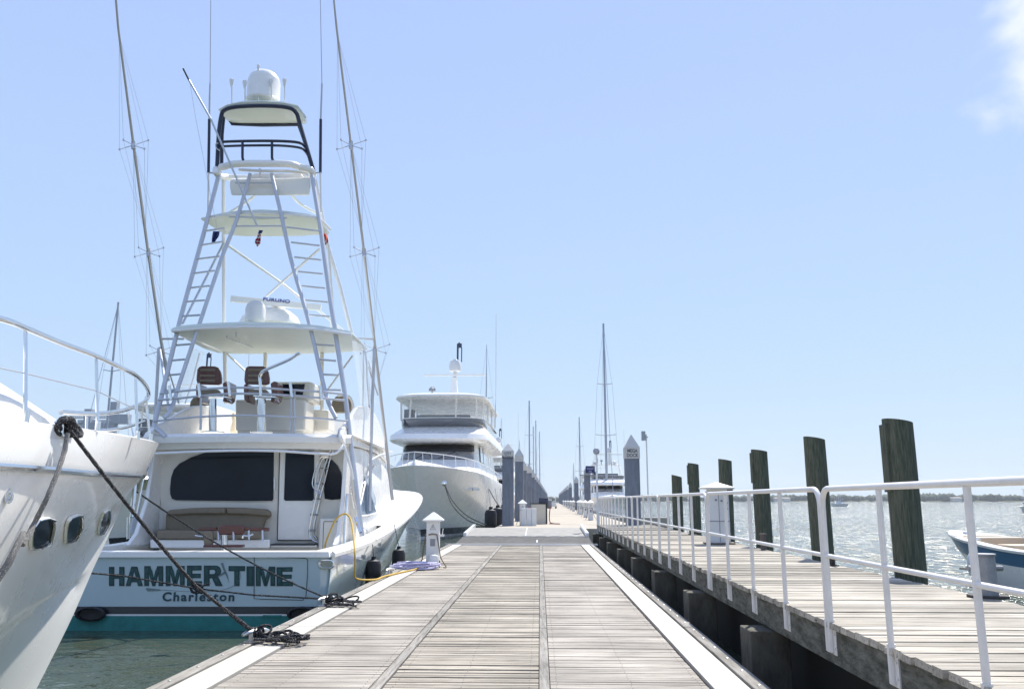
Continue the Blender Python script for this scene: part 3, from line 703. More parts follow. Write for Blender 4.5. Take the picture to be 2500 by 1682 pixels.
b.boxf(SX - 2.15, SX + 2.15, YT + .3, YT + 3.6, .0, .06); 
for s_ in (1, -1): b.boxf(SX + s_ * 2.2 - .03, SX + s_ * 2.2 + .03, YT + .3, YT + 3.6, .06, .66)
b.boxf(SX - 2.17, SX + 2.17, YT + .27, YT + .31, .06, .66)
b.build("cockpit_liner", gelw, sf)
# fore deck
b = MB(); fr = [p for p in Rr if p.y > 22]; fl = [p for p in Ll if p.y > 22]
b.grid([[p + V(-.1, 0, .05) if p.x - SX > .1 else p for p in fr], [V(SX + (p.x - SX) * .5, p.y, p.z + .13) for p in fr], [V(SX, p.y, p.z + .16) for p in fr], [V(SX - (p.x - SX) * .5, p.y, p.z + .13) for p in fr], [V(2 * SX - p.x, p.y, p.z + .05) for p in fr]])
b.build("foredeck", gel, sf)
TY = YT - .004
def TP(px_, py_, dy=0.0): return at(px_, py_, Y=TY - dy)
# name lettering
LET = {
 'H': [[(0, 0), (.34, 0), (.34, 1), (0, 1)], [(.66, 0), (1, 0), (1, 1), (.66, 1)], [(.34, .38), (.66, .38), (.66, .62), (.34, .62)]],
 'A': [[(0, 0), (.28, 0), (.34, .2), (.5, .2), (.5, .4), (.40, .4), (.5, .76), (.5, 1), (.33, 1)], [(1, 0), (.72, 0), (.66, .2), (.5, .2), (.5, .4), (.60, .4), (.5, .76), (.5, 1), (.67, 1)]],
 'M': [[(0, 0), (.25, 0), (.25, .62), (.42, 0), (.58, 0), (.75, .62), (.75, 0), (1, 0), (1, 1), (.68, 1), (.5, .42), (.32, 1), (0, 1)]],
 'E': [[(0, 0), (1, 0), (1, .24), (.36, .24), (.36, .39), (.92, .39), (.92, .61), (.36, .61), (.36, .76), (.97, .76), (.97, 1), (0, 1)]],
 'R': [[(0, 0), (.30, 0), (.30, 1), (0, 1)], [(.30, .38), (.44, .38), (.62, 0), (1, 0), (.76, .44), (.88, .55), (.92, .72), (.86, .9), (.7, 1), (.30, 1), (.30, .79), (.55, .79), (.61, .7), (.55, .59), (.30, .59)]],
 'T': [[(.34, 0), (.66, 0), (.66, .74), (1, .74), (1, 1), (0, 1), (0, .74), (.34, .74)]],
 'I': [[(0, 0), (1, 0), (1, 1), (0, 1)]]}
lsp = [('H', 450, 597, 905), ('A', 608, 772, 903), ('M', 785, 965, 898), ('M', 988, 1168, 896), ('E', 1190, 1332, 893), ('R', 1350, 1530, 893), ('T', 1585, 1742, 897), ('I', 1755, 1832, 900), ('M', 1843, 2028, 903), ('E', 2040, 2196, 908)]
dk = mat("lettering_outline", (.012, .045, .055), .35); md = mat("lettering_fill", (.03, .12, .115), .4, var=.6, vs=14)
for wd_ in (lsp[:6], lsp[6:]):
  b = MB(); b2 = MB()
  for ch, x0, x1, yt in wd_:
    for poly in LET[ch]:
        Pq = []
        for u, v_ in poly:
            Pq.append((150 + (x0 + (x1 - x0) * u) / 3.885, 1150 + (1088 + (yt - 1088) * v_) / 3.885))
        b.prism([TP(*p, .004) for p in Pq], (0, .006, 0))
    # raised inner bars of each letter
    def bar_(u0, v0, u1, v1, tk=.045):
        q = lambda u, v_: TP(150 + (x0 + (x1 - x0) * u) / 3.885, 1150 + (1088 + (yt - 1088) * v_) / 3.885, .005)
        b2.bar(q(u0, v0), q(u1, v1), .004, tk, up=(0, 0, 1) if abs(u0 - u1) > abs(v0 - v1) * .8 else (1, 0, 0))
    S = {'H': [(.17, .1, .17, .9), (.83, .1, .83, .9)], 'A': [(.17, .1, .40, .85), (.83, .1, .60, .85)], 'M': [(.13, .1, .13, .9), (.87, .1, .87, .9), (.34, .8, .48, .2), (.66, .8, .52, .2)],
         'E': [(.17, .1, .17, .9), (.4, .12, .9, .12), (.4, .5, .85, .5), (.4, .88, .9, .88)], 'R': [(.15, .1, .15, .9), (.38, .9, .7, .9), (.78, .84, .78, .6), (.6, .36, .8, .08)], 'T': [(.5, .1, .5, .7), (.1, .87, .9, .87)], 'I': [(.5, .1, .5, .9)]}[ch]
    for a in S: bar_(*a)
  nl_ = b.build("name_lettering", dk, sf, smooth=False); b2.build("lettering_relief", md, nl_, smooth=False)
cc = TP(150 + 1300 / 3.885, 1150 + 1193 / 3.885, .004)
txt("Charleston", .205, facing(cc), mat("port_ink", (.02, .06, .08), .4), "port_lettering", sf, off=.006, ext=.002, xs=1.12, space=1.22)
# emblem: a small claw hammer with a fishing line
b = MB(); gm_ = mat("emblem_grey", (.20, .27, .29), .4, var=.4, vs=20)
q = lambda x, y: TP(150 + x / 3.885, 1150 + y / 3.885, .005)
b.prism([q(1510, 870), q(1532, 868), q(1550, 925), q(1572, 975), q(1590, 1060), q(1580, 1030), q(1560, 985), q(1535, 935)], (0, .004, 0))
b.prism([q(1478, 1002), q(1515, 970), q(1545, 950), q(1560, 962), q(1530, 985), q(1500, 998)], (0, .004, 0))
b.prism([q(805, 1105), q(850, 1110), q(935, 1118), q(940, 1130), q(880, 1135), q(820, 1138), q(800, 1120)], (0, .004, 0))
b.tube(cr([q(940, 1122), q(1100, 1133), q(1300, 1140), q(1500, 1130), q(1650, 1075), q(1700, 1000), q(1690, 950)], 5), .003, 5)
b.build("hammer_emblem", gm_, sf, smooth=False)
# transom door seams, drain, exhaust outlets, oval hawse plate
b = MB(); sm = mat("seam_dark", (.05, .07, .08), .5)
for pl_ in ([(621, 1352), (620, 1460), (640, 1462), (740, 1464)], [(622, 1357), (745, 1362), (751, 1366), (751, 1400), (747, 1455), (740, 1464)], [(756, 1350), (756, 1358)]):
    P = [TP(*p, .002) for p in pl_]
    b.tube(P, .006, 4)
b.build("door_seam", sm, sf, smooth=False)
for cx_ in (225, 740):
    b = MB(); c = at(cx_, 1497, Y=YT)
    b.lathe([(.0, 0), (.24, .01), (.27, .05), (.26, .09), (.22, .10), (.20, .04), (0, .03)][::1], c - V(0, 0, 0), 28, Matrix.Rotation(math.pi / 2, 3, 'X') @ Matrix.Diagonal((1.0, .46, 1)))
    b.build("exhaust_outlet", blk, sf)
c = at(797, 1377, Y=YT - .002)
def stad(hw, hh, y, n=10): return [c + V((hw - hh) * (1 if math.cos(a) > 0 else -1) + hh * math.cos(a), -y, hh * math.sin(a)) for a in [2 * math.pi * (k + .5) / (2 * n) for k in range(2 * n)]]
b = MB(); b.loft([stad(.145, .08, 0), stad(.145, .08, .012), stad(.12, .062, .016), stad(.11, .055, .002)]); b.build("hawse_plate", chrome, sf)
b = MB(); b.bar(TP(642, 1503), TP(687, 1503), .03, .03); b.build("trim_tab", teal, sf)
def Q(x, y, Yp, dy=0): return at(380 + x / 4.662, 1080 + y / 4.662, Y=Yp)        # crop pixels of the bulkhead picture
# ---- cabin bulkhead
BY = 18.2
def shp(pts, th, name, m, par=sf, Yp=BY, dy=0.0, **k):
    b = MB(); b.prism([at(x, y, Y=Yp - dy) for x, y in pts], (0, th, 0)); return b.build(name, m, par, **k)
def rnd(pts, n=6): return [(p.x, p.y) for p in cr([V(x, y, 0) for x, y in pts], n, closed=True)]
shp([(388, 1345), (398, 1270), (388, 1190), (383, 1098), (842, 1098), (868, 1150), (873, 1240), (866, 1345)], .08, "bulkhead", gelw, dy=0)
def qx(l): return [(380 + x / 4.662, 1080 + y / 4.662) for x, y in l]
# big window
w1 = qx([(165, 590), (163, 520), (175, 400), (205, 310), (270, 240), (400, 170), (560, 115), (720, 90), (900, 72), (1100, 64), (1320, 64), (1345, 80), (1340, 640), (1325, 664), (1000, 666), (600, 662), (230, 657), (185, 640)])
wf = shp([((x - 540) * 1.018 + 540, (y - 1160) * 1.04 + 1160) for x, y in w1], .05, "window", gelw, dy=.022, bevel=.01)
shp(w1, .02, "pane", glass, par=wf, dy=.034, smooth=False)
# door
dr = shp(qx([(1415, 60), (1440, 40), (1850, 60), (1868, 80), (1868, 200), (1835, 1110), (1385, 1110)]), .06, "cabin_door", gel, dy=.04, bevel=.012)
shp(qx([(1480, 80), (1600, 80), (1805, 110), (1800, 640), (1780, 662), (1475, 662), (1460, 645), (1478, 110)]), .02, "pane", glass, par=dr, dy=.055, smooth=False)
b = MB(); b.tube([Q(1412, 60, BY - .045), Q(1385, 1108, BY - .045)], .009, 5); b.tube([Q(1420, 42, BY - .045), Q(1860, 64, BY - .045)], .007, 5); b.tube([Q(1385, 1110, BY - .045), Q(1800, 1112, BY - .045)], .01, 5); b.build("door_gasket", mat("gasket", (.04, .045, .05), .6), dr)
b = MB(); b.tube([Q(1350, 400, BY - .07), Q(1350, 540, BY - .07)], .012, 8); b.build("handle", chrome, dr)
w3 = qx([(1925, 640), (1915, 560), (1930, 300), (1930, 190), (1955, 180), (2010, 200), (2070, 260), (2110, 340), (2128, 440), (2133, 560), (2125, 620), (2095, 645), (2000, 652)])
wf = shp([((x - 814) * 1.05 + 814, (y - 1170) * 1.03 + 1170) for x, y in w3], .05, "window", gelw, dy=.022, bevel=.01)
shp(w3, .02, "pane", glass, par=wf, dy=.034, smooth=False)
b = MB(); b.hexa([Q(1310, 1165, BY), Q(1840, 1165, BY), Q(1840, 1165, BY - .35), Q(1310, 1165, BY - .35)], [Q(1310, 1195, BY), Q(1840, 1195, BY), Q(1840, 1195, BY - .35), Q(1310, 1195, BY - .35)])
b.build("door_step", gelw, sf, bevel=.02)
b = MB(); b.bar(Q(1330, 1158, BY - .2), Q(1830, 1158, BY - .2), .3, .03); b.build("step_tread", mat("tread_dark", (.05, .055, .06), .7), sf)
# locker to the right of the door
b = MB(); b.hexa([Q(1855, 1230, BY - .5), Q(2150, 1230, BY - .5), Q(2150, 1230, BY), Q(1855, 1230, BY)], [Q(1870, 862, BY - .5), Q(2148, 862, BY - .5), Q(2148, 862, BY), Q(1870, 862, BY)]); b.build("tackle_locker", gelw, sf, bevel=.04)
b = MB(); b.tube([Q(1900, 1225, BY - .505), Q(1912, 905, BY - .505), Q(1920, 897, BY - .505), Q(2115, 900, BY - .505), Q(2125, 910, BY - .505), Q(2125, 1180, BY - .505)], .006, 5); b.build("locker_seam", sm, sf)
# mezzanine bench
bn = MB()
outl = [(112, 830), (118, 790), (160, 765), (400, 745), (600, 738), (800, 738), (1000, 742), (1250, 760), (1285, 785), (1298, 840), (1270, 858), (1235, 885), (1215, 950), (1200, 1030), (700, 1040), (105, 1000)]
bn.prism([Q(x, y, BY - .28) for x, y in outl], (0, .2, 0)); bn.build("bench_back", tan, sf, bevel=.035)
b = MB(); b.prism([Q(x, y, BY - .36) for x, y in [(118, 835), (120, 795), (160, 765), (400, 745), (600, 738), (792, 738), (792, 812), (560, 814), (400, 816), (180, 832)]], (0, .12, 0)); b.build("bench_bolster", tan, sf, bevel=.035)
b = MB(); b.prism([Q(x, y, BY - .36) for x, y in [(802, 738), (1000, 742), (1250, 760), (1285, 785), (1298, 840), (1050, 822), (802, 814)]], (0, .12, 0)); b.build("bench_bolster", tan, sf, bevel=.035)
b = MB(); b.hexa([Q(15, 1100, BY - .85), Q(1205, 1100, BY - .85), Q(1205, 1080, BY), Q(15, 1080, BY)], [Q(18, 1000, BY - .85), Q(1205, 1010, BY - .85), Q(1205, 1000, BY - .1), Q(18, 985, BY - .1)]); b.build("bench_seat", tan, sf, bevel=.03)
b = MB(); b.hexa([Q(-60, 1200, BY - .80), Q(1300, 1200, BY - .80), Q(1300, 1200, BY), Q(-60, 1200, BY)], [Q(-60, 1104, BY - .80), Q(1300, 1104, BY - .80), Q(1300, 1100, BY), Q(-60, 1100, BY)]); b.build("bench_base", gel, sf, bevel=.02)
# fighting chair in the cockpit, seen from behind
FY = 16.6
fc = MB(); fc.prism([Q(x, y, FY) for x, y in [(690, 1040), (712, 965), (740, 942), (800, 936), (980, 940), (1005, 962), (1005, 1030), (985, 1048), (720, 1052)]], (0, .10, 0)); fc.build("chair_backrest", teak, sf, bevel=.03)
b = MB(); b.bar(Q(490, 986, FY + .1), Q(700, 982, FY + .1), .12, .07); b.bar(Q(1000, 982, FY + .1), Q(1290, 988, FY + .1), .12, .07); b.bar(Q(560, 1176, FY), Q(1000, 1176, FY), .2, .05); b.build("chair_arms", teak, sf, bevel=.015)
b = MB()
for x in (712, 885, 1060, 1215):
    b2 = MB(); b2.tube([Q(x, 1012 if x < 1000 else 1000, FY + .02), Q(x + 3, 1118, FY - .02)], .020, 12); b2.build("chair_rod_holder", alu, sf)
b.tube(cr([Q(990, 1090, FY), Q(1000, 1060, FY), Q(1060, 1062, FY), Q(1110, 1040, FY)], 4), .018, 8); b.tube(cr([Q(450, 1055, FY), Q(500, 1065, FY), Q(540, 1062, FY)], 4), .016, 8)
b.tube([Q(780, 1050, FY + .1), Q(780, 1230, FY + .1)], .07, 16); b.build("chair_mount", chrome, sf)
b = MB()
for x in (595, ): b.prism([Q(545 , 1160, FY - .05), Q(540, 1080, FY - .05), Q(520, 1030, FY - .05), Q(560, 1005, FY - .05), Q(620, 1005, FY - .05), Q(650, 1040, FY - .05), Q(640, 1160, FY - .05), Q(600, 1185, FY - .05)], (0, .1, 0))
b.build("chair_cushion", tan, sf, bevel=.02)
# ladder to the flybridge
b = MB(); LY = BY - .22
def tubeQ(b, l, r, Yp, n=8, k=4): b.tube(cr([Q(x, y, Yp) for x, y in l], k), r, n)
tubeQ(b, [(2060, 30), (1985, 100), (1960, 170), (1880, 420), (1810, 700), (1760, 930), (1752, 1040), (1780, 1105), (1838, 1133)], .018, LY)
tubeQ(b, [(2090, 30), (2020, 100), (1990, 170), (1930, 420), (1880, 600), (1845, 760), (1808, 920), (1800, 1040), (1820, 1080), (1838, 1110)], .018, LY + .15)
tubeQ(b, [(1960, 160), (1880, 170), (1820, 300), (1785, 450), (1800, 520), (1850, 560), (1900, 600)], .014, LY - .12)
tubeQ(b, [(1975, 160), (1900, 190), (1850, 330), (1822, 440), (1840, 500), (1880, 560)], .014, LY + .02)
b.build("ladder_rail", chrome, sf)
b = MB()
for x0, y0, x1 in ((1880, 290, 1950), (1835, 465, 1905), (1805, 640, 1875), (1765, 820, 1840), (1745, 998, 1818)): b.bar(Q(x0, y0, LY + .05), Q(x1, y0 + 2, LY + .05), .12, .035)
b.build("ladder_step", greyp, sf, bevel=.008)
# ---- deckhouse
HW = 2.02
def hs(y, zb_, zt, wb, wt): return [V(SX + s * a, y, z) for s, a, z in ((1, wb, zb_), (1, wt, zt), (-1, wt, zt), (-1, wb, zb_))]
b = MB(); R_ = []
for y, zt, wb, wt in ((BY + .05, 2.86, 2.13, 2.02), (20, 2.95, 2.13, 2.0), (22.5, 3.0, 2.08, 1.9), (24.5, 3.02, 1.98, 1.8), (26.4, 2.6, 1.85, 1.68), (28.0, 2.0, 1.68, 1.5), (28.9, 1.7, 1.5, 1.3)):
    zd = .62 + max(0, y - 20) * .10
    R_.append([V(SX + s * a, y, z) for s, a, z in ((1, wb, zd), (1, wb * .55 + wt * .45, (zd + zt) / 2), (1, wt, zt - .12), (1, wt - .12, zt), (-1, wt - .12, zt), (-1, wt, zt - .12), (-1, wb * .55 + wt * .45, (zd + zt) / 2), (-1, wb, zd))])
C_ = [cr([r[k] for r in R_], 4) for k in range(8)]
b.loft([[C_[k][i] for k in range(8)] for i in range(len(C_[0]))]); b.build("deckhouse", gel, sf, ang=40)
for s_ in (1, -1):
    ol = [(19.2, 1.28), (19.6, 1.6), (20.4, 2.15), (21.4, 2.5), (22.6, 2.55), (23.6, 2.45), (24.3, 1.9), (24.6, 1.5), (23.5, 1.38), (21.5, 1.28)]
    def wx(y, z):
        t = (z - .8) / 2.1; wb = 2.13 - max(0, y - 22) * .07; wt = 2.0 - max(0, y - 21) * .09; return wb + (wt - wb) * t
    b = MB(); pts = cr([V(SX + s_ * (wx(y, z) + .012), y, z) for y, z in ol], 4, closed=True)
    b.prism(pts, (s_ * .012, 0, 0)); b.build("side_window", glassb, sf, smooth=False)
    b = MB(); b.tube([p + V(s_ * .02, 0, 0) for p in pts], .02, 6, closed=True); b.build("window_trim", gel, sf)
    # wing of the flybridge running down to the covering board
    b = MB(); P = [(17.5, 2.75), (17.3, 3.0), (18.3, 3.42), (19.5, 3.82), (21.2, 3.96), (23.2, 3.84), (24.8, 3.35), (26.2, 2.72), (25.2, 2.75), (23, 2.86), (21.0, 2.85), (19, 2.82)]
    oo = [V(SX + s_ * (2.12 - .10 * (z - 2.7) - max(0, y - 21) * .06), y, z) for y, z in [(p.y, p.z) for p in cr([V(0, y, z) for y, z in P], 3, closed=True)]]
    b.prism(oo, (-s_ * .10, 0, 0)); b.build("flybridge_side", gel, sf, bevel=.03)
    # bulkhead side moulding leaning down to the cockpit coaming
    b = MB(); b.prism([V(SX + s_ * 2.12, y, z) for y, z in [(16.9, .72), (17.25, .95), (17.6, 1.6), (17.75, 2.72), (BY + .1, 2.82), (BY + .1, .66)]], (-s_ * .09, 0, 0)); b.build("side_moulding", gel, sf, bevel=.02)
b = MB(); F1 = []; F2 = []; F3 = []
for i in range(17):
    a = math.pi * i / 16; x = SX - 1.78 * math.cos(a); yy = 22.6 + 1.7 * math.sin(a) ** .8
    F1.append(V(x, yy, 2.95)); F2.append(V(x, yy - .12, 3.82)); F3.append(V(x * .98 + SX * .02, yy - .3, 3.86))
b.grid([F1, F2, F3, [p + V(0, -.02, -.5) for p in F3]]); b.build("flybridge_front", gel, sf)
# flybridge overhang: curved brow
b = MB(); top = []; bot = []; lip = []
n = 24
for i in range(n + 1):
    u = -1 + 2 * i / n; x = SX + u * 2.2; yy = 17.15 + .45 * u * u - .0
    top.append(V(x, yy + .10, 2.99)); lip.append(V(x, yy, 2.92)); bot.append(V(x, yy + .02, 2.80))
b.grid([[V(p.x, 24.2, 3.0) for p in top], top, lip, bot, [p + V(0, .16, -.0) for p in bot], [p + V(0, .2, -.12) for p in bot], [V(p.x, BY + .1, 2.66) for p in bot]])
b.build("flybridge_deck", gel, sf, ang=30)
b = MB(); tubes = [(330, 1172), (380, 1095 + 16), (440, 1103), (600, 1100), (700, 1103), (790, 1111), (822, 1112), (838, 1095)]
b.tube(cr([at(352, 1109, 17.3), at(420, 1105, 17.1), at(560, 1100, 17.0), (at(680, 1101, 17.0)), at(790, 1108, 17.1), at(816, 1107, 17.15), at(830, 1098, 17.2), at(837, 1087, 17.3), at(842, 1095, 17.3), at(856, 1140, 17.4), at(862, 1170, 17.5)], 5), .026, 10)
b.build("grab_rail", aluw, sf)
# ---- flybridge fittings
def P_(x, y, Yp): return at(380 + x / 4.662, 880 + y / 4.662, Y=Yp)             # crop pixels of the flybridge picture
RYa = 17.25
def railc(l, r, name, Yf=None, m=alu):
    b = MB(); pts = []
    for x, y in l:
        u = (x - 1090) / 1090.0; pts.append(P_(x, y, RYa + .35 * u * u))
    b.tube(cr(pts, 5), r, 8); return b.build(name, m, sf)
railc([(50, 378), (250, 352), (600, 322), (860, 310), (1200, 312), (1550, 335), (1850, 355), (2135, 382)], .024, "aft_rail")
railc([(30, 450), (250, 432), (600, 395), (860, 378), (1200, 380), (1550, 400), (1850, 425), (2150, 455)], .024, "aft_rail")
railc([(-20, 690), (250, 662), (520, 640), (900, 626), (1200, 628), (1550, 645), (1850, 660), (2190, 690)], .022, "aft_rail")
for x, y0, y1 in ((515, 420, 790), (1545, 390, 835), (1580, 350, 830)):
    b = MB(); b.tube([P_(x, y0, RYa + .1), P_(x - 3, y1, RYa + .12)], .024, 8); b.build("rail_post", alu, sf)
for x, y0, y1 in ((165, 290, 445), (495, 265, 415), (835, 245, 400), (1540, 258, 415), (1880, 290, 445)):
    b = MB(); u = (x - 1090) / 1090.0; Yp = RYa + .35 * u * u - .06
    b.tube([P_(x - 8, y0, Yp), P_(x + 10, y1, Yp)], [.032, .032], 12); b.tube([P_(x - 9, y0 - 3, Yp), P_(x - 8, y0 + 6, Yp)], .036, 12); b.build("rod_holder", chrome, sf)
b = MB(); b.tube(cr([P_(1195, 410, 17.2), P_(1190, 250, 17.2), P_(1185, 190, 17.2), P_(1215, 130, 17.15), P_(1290, 90, 17.1), P_(1500, 0, 16.9), P_(1625, -72, 16.8)], 6), .033, 12)
b.tube([P_(1600, -63, 16.82), P_(1640, -82, 16.8)], .04, 10); b.build("davit_arm", chrome, sf)
for xx in (650, 1205):
    b = MB(); b.tube([P_(xx, 440 if xx == 650 else 440, 19.0), P_(xx, 815, 19.0)], .10 if xx > 1000 else .085, 16); b.lathe([(.26, 0), (.26, .02), (.12, .05)], P_(xx, 822, 19.0), 20); b.build("chair_pedestal", chrome, sf)
def hchair(x0):
    k = lambda x, y, Yp=19.0: P_(x0 + x, y, Yp)
    b = MB(); b.prism([k(-140, 262), k(-150, 220), (k(-140, 100)), k(-120, 72), k(-90, 62), k(60, 64), k(95, 78), k(125, 130), k(138, 205), k(135, 262), k(100, 275), k(-110, 268)], (0, .10, 0)); cb = b.build("helm_chair_back", teak, sf, bevel=.025)
    b = MB()
    for y in (96, 160, 215): b.hexa([k(-105, y), k(70, y), k(72, y + 26), k(-105, y + 26)], [k(-105, y, 18.97), k(70, y, 18.97), k(72, y + 26, 18.97), k(-105, y + 26, 18.97)])
    b.build("cushion_slats", tan, cb, bevel=.006)
    b = MB(); b.prism([k(-150, 270), k(-115, 262), k(-100, 330), k(-90, 470), k(-115, 480), k(-150, 440), k(-155, 330)], (0, .5, 0)); b.build("helm_chair_arm", teak, sf, bevel=.02)
    b = MB(); b.prism([k(150, 260), k(190, 235), k(230, 245), k(235, 330), k(215, 440), k(180, 475), k(150, 465), k(165, 400)], (0, .5, 0)); b.build("helm_chair_arm", teak, sf, bevel=.02)
    b = MB(); b.hexa([k(-110, 405, 18.9), k(170, 405, 18.9), k(160, 400, 19.5), k(-100, 400, 19.5)], [k(-100, 330, 18.9), k(105, 330, 18.9), k(100, 330, 19.5), k(-100, 330, 19.5)]); b.build("helm_chair_seat", tan, sf, bevel=.03)
    b = MB(); b.bar(k(-20, 410), k(230, 425), .3, .03); b.tube([k(200, 440), k(235, 450), k(252, 475)], .012, 6); b.build("seat_bracket", chrome, sf)
hchair(610); hchair(1155)
# console and seat boxes
def sbox(name, x0, x1, y0, y1, Ya, Yb, m, bev=.04, tp=0):
    b = MB(); b.hexa([P_(x0, y1, Ya), P_(x1, y1, Ya), P_(x1, y0, Ya), P_(x0, y0, Ya)][::1], [P_(x0, y1, Ya) + V(0, Yb - Ya, 0), P_(x1, y1, Ya) + V(0, Yb - Ya, 0), P_(x1 - tp, y0, Ya) + V(0, Yb - Ya, 0), P_(x0 + tp, y0, Ya) + V(0, Yb - Ya, 0)]); return b.build(name, m, sf, bevel=bev)
sbox("helm_console", 905, 1700, 445, 800, 19.9, 20.9, gelw); sbox("console_plinth", 930, 1680, 795, 840, 19.95, 20.8, gelw, .01)
hd = sbox("instrument_pod", 1330, 1790, 238, 470, 20.2, 21.2, gelw, .09)
b = MB(); b.prism([P_(1385, 268, 20.17), P_(1698, 268, 20.17), P_(1672, 390, 20.17), P_(1440, 380, 20.17)], (0, .02, 0)); b.build("instrument_screen", glass, hd, smooth=False)
sbox("side_locker", 1700, 1965, 560, 800, 21.0, 21.8, gelw); sbox("side_locker", 190, 620, 590, 840, 21.0, 21.8, gelw)
sbox("forward_seat", 680, 900, 590, 820, 21.9, 22.6, mat("cream_lounge", (.72, .63, .47), .6)); 
for x0, x1, y0, y1, Yp in ((385, 615, 395, 595, 20.6), (2000, 2225, 390, 590, 20.6)):
    b = MB(); xm = (x0 + x1) / 2; pts = [P_(x1 - 15, y1, Yp)] + [P_(xm + (x1 - x0) / 2 * math.cos(a), y0 + (y1 - y0) * .55 - (y1 - y0) * .55 * math.sin(a), Yp) for a in [math.pi * k / 10 for k in range(11)]] + [P_(x0 + 15, y1, Yp)]
    b.prism(pts, (0, .25, 0)); b.build("lounge_seat", tan, sf, bevel=.03)
b = MB(); b.tube(cr([P_(2075, 400, 20.3), P_(2150, 395, 20.4), P_(2220, 430, 20.5), P_(2260, 560, 20.6), P_(2270, 590, 20.6)], 4), .03, 8); b.build("seat_hoop", aluw, sf)
# ---- hard top over the flybridge
def slab(name, aft, front, th, m, z=None, Ya=None, Yb=None, crown=0.0, parent=sf, lipm=None):
    "aft, front: pixel polylines of the aft and front edges"
    A = [at(*p, Y=Ya + (p[2] if len(p) > 2 else 0)) if len(p) == 2 else at(p[0], p[1], Y=Ya + p[2]) for p in aft]
    B = [at(p[0], p[1], Y=Yb + (p[2] if len(p) > 2 else 0)) for p in front]
    b = MB(); n = len(A); rows = []
    for i in range(5): rows.append([A[k].lerp(B[k], i / 4) for k in range(n)])
    bt = [r for r in rows]; top = [[p + V(0, 0, th + crown * math.sin(math.pi * k / (n - 1)) * math.sin(math.pi * (.15 + .7 * i / 4))) for k, p in enumerate(r)] for i, r in enumerate(rows)]
    b.grid(bt); b.grid(top)
    per_b = rows[0] + [r[-1] for r in rows[1:-1]] + rows[-1][::-1] + [r[0] for r in rows[1:-1]][::-1]
    per_t = top[0] + [r[-1] for r in top[1:-1]] + top[-1][::-1] + [r[0] for r in top[1:-1]][::-1]
    per_o = []
    c = sum(per_b, Vector()) / len(per_b)
    for p, q in zip(per_b, per_t):
        m_ = (p + q) / 2; d = m_ - c; d.z = 0; per_o.append(m_ + d.normalized() * .04)
    b.grid([per_b, per_o, per_t], closed=True)
    return b.build(name, m, parent, ang=40)
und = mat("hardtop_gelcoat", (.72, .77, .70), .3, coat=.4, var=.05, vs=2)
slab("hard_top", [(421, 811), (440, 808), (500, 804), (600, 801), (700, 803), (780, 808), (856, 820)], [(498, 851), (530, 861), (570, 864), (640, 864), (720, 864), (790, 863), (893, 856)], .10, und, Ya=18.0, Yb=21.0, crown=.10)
b = MB(); b.tube([at(420, 808, 17.96), at(500, 801, 17.96), at(600, 798, 17.96), at(700, 800, 17.96), at(780, 805, 17.96), at(858, 818, 17.96)], .035, 8); b.build("hard_top_rim", aluw, sf)
b = MB(); b.tube(cr([at(556, 818, 18.7), at(556, 826, 18.8), at(598, 840, 19.5), at(618, 848, 19.9)], 3), .012, 6); b.tube([at(575, 803, 18.3), at(577, 822, 18.5)], .01, 5); b.build("grab_handle", wire, sf)
for x in (648, 786):
    b = MB(); b.tube([at(x, 862, 20.9), at(x - (4 if x < 700 else 0), 1000, 21.1)], .05, 10); b.build("hard_top_post", gelw, sf)
for l_ in ([(552, 862, 20.9), (598, 905, 20.9)], [(861, 868, 20.3), (801, 950, 20.3)]):
    b = MB(); b.tube([at(*p) for p in l_], .025, 8); b.build("hard_top_brace", aluw, sf)
# clear enclosure curtains at both sides and front
clear = mat("clear_vinyl", (.9, .93, .95), .05, alpha=.24, spec=.8)
for pts in ([(470, 850, 18.5), (500, 860, 20.8), (452, 990, 20.9), (430, 985, 18.8)], [(858, 828, 18.3), (903, 852, 20.9), (918, 985, 21.2), (880, 990, 18.8)]):
    b = MB(); P = [at(*p) for p in pts]; b.prism([V(p.x, p.y, p.z) for p in P], (.006, 0, 0)); b.build("clear_curtain", clear, sf, smooth=False)
b = MB(); 
for l in ([(893, 858, 21.0), (896, 920, 21.0), (902, 1000, 21.1), (893, 1015, 21.1)], [(888, 855, 20.0), (886, 990, 20.1)], [(487, 862, 20.9), (470, 930, 20.9), (452, 985, 20.9)], [(899, 880, 20.9), (922, 965, 21.3)], [(402, 870, 20.0), (437, 985, 20.5)]): b.tube([at(*p) for p in l], .02, 6)
b.build("curtain_frame", alu, sf)
# ---- small radome, radar pedestal and open array on the hard top
c = at(622, 788, 19.0)
b = MB(); b.lathe([(.0, 0), (.22, 0), (.24, .04), (.23, .12), (.235, .30), (.20, .42), (.12, .50), (0, .53)], c + V(0, 0, .02), 28); b.lathe([(.18, -.1), (.18, .02)], c, 16); b.build("small_radome", whp, sf)
c = at(658, 790, 19.9)
b = MB(); b.lathe([(0, -.02), (.82, -.02), (.72, .16), (.5, .32), (.2, .40), (0, .40)], c, 28, Matrix.Diagonal((.95, .6, 1))); b.build("radar_mount", gel, sf)
b = MB(); b.lathe([(.19, .30), (.17, .40), (.15, .50), (.1, .52), (.09, .56)], c + V(.18, .06, 0), 20); rb = b.build("radar_gearbox", whp, sf)
a0, a1 = at(563, 729, 19.7), at(783, 751, 19.7)
b = MB(); b.bar(a0 + V(0, .03, 0), a1 + V(0, .03, 0), .09, .15); b.build("radar_array", gel, sf, bevel=.01)
mdl = (a0 + a1) / 2; d = (a1 - a0); ang_ = math.atan2(-d.z, d.x)
M = Matrix.Translation(at(675, 733.5, 19.68)) @ Matrix.Rotation(ang_, 4, 'Y') @ Matrix.Rotation(math.pi / 2, 4, 'X')
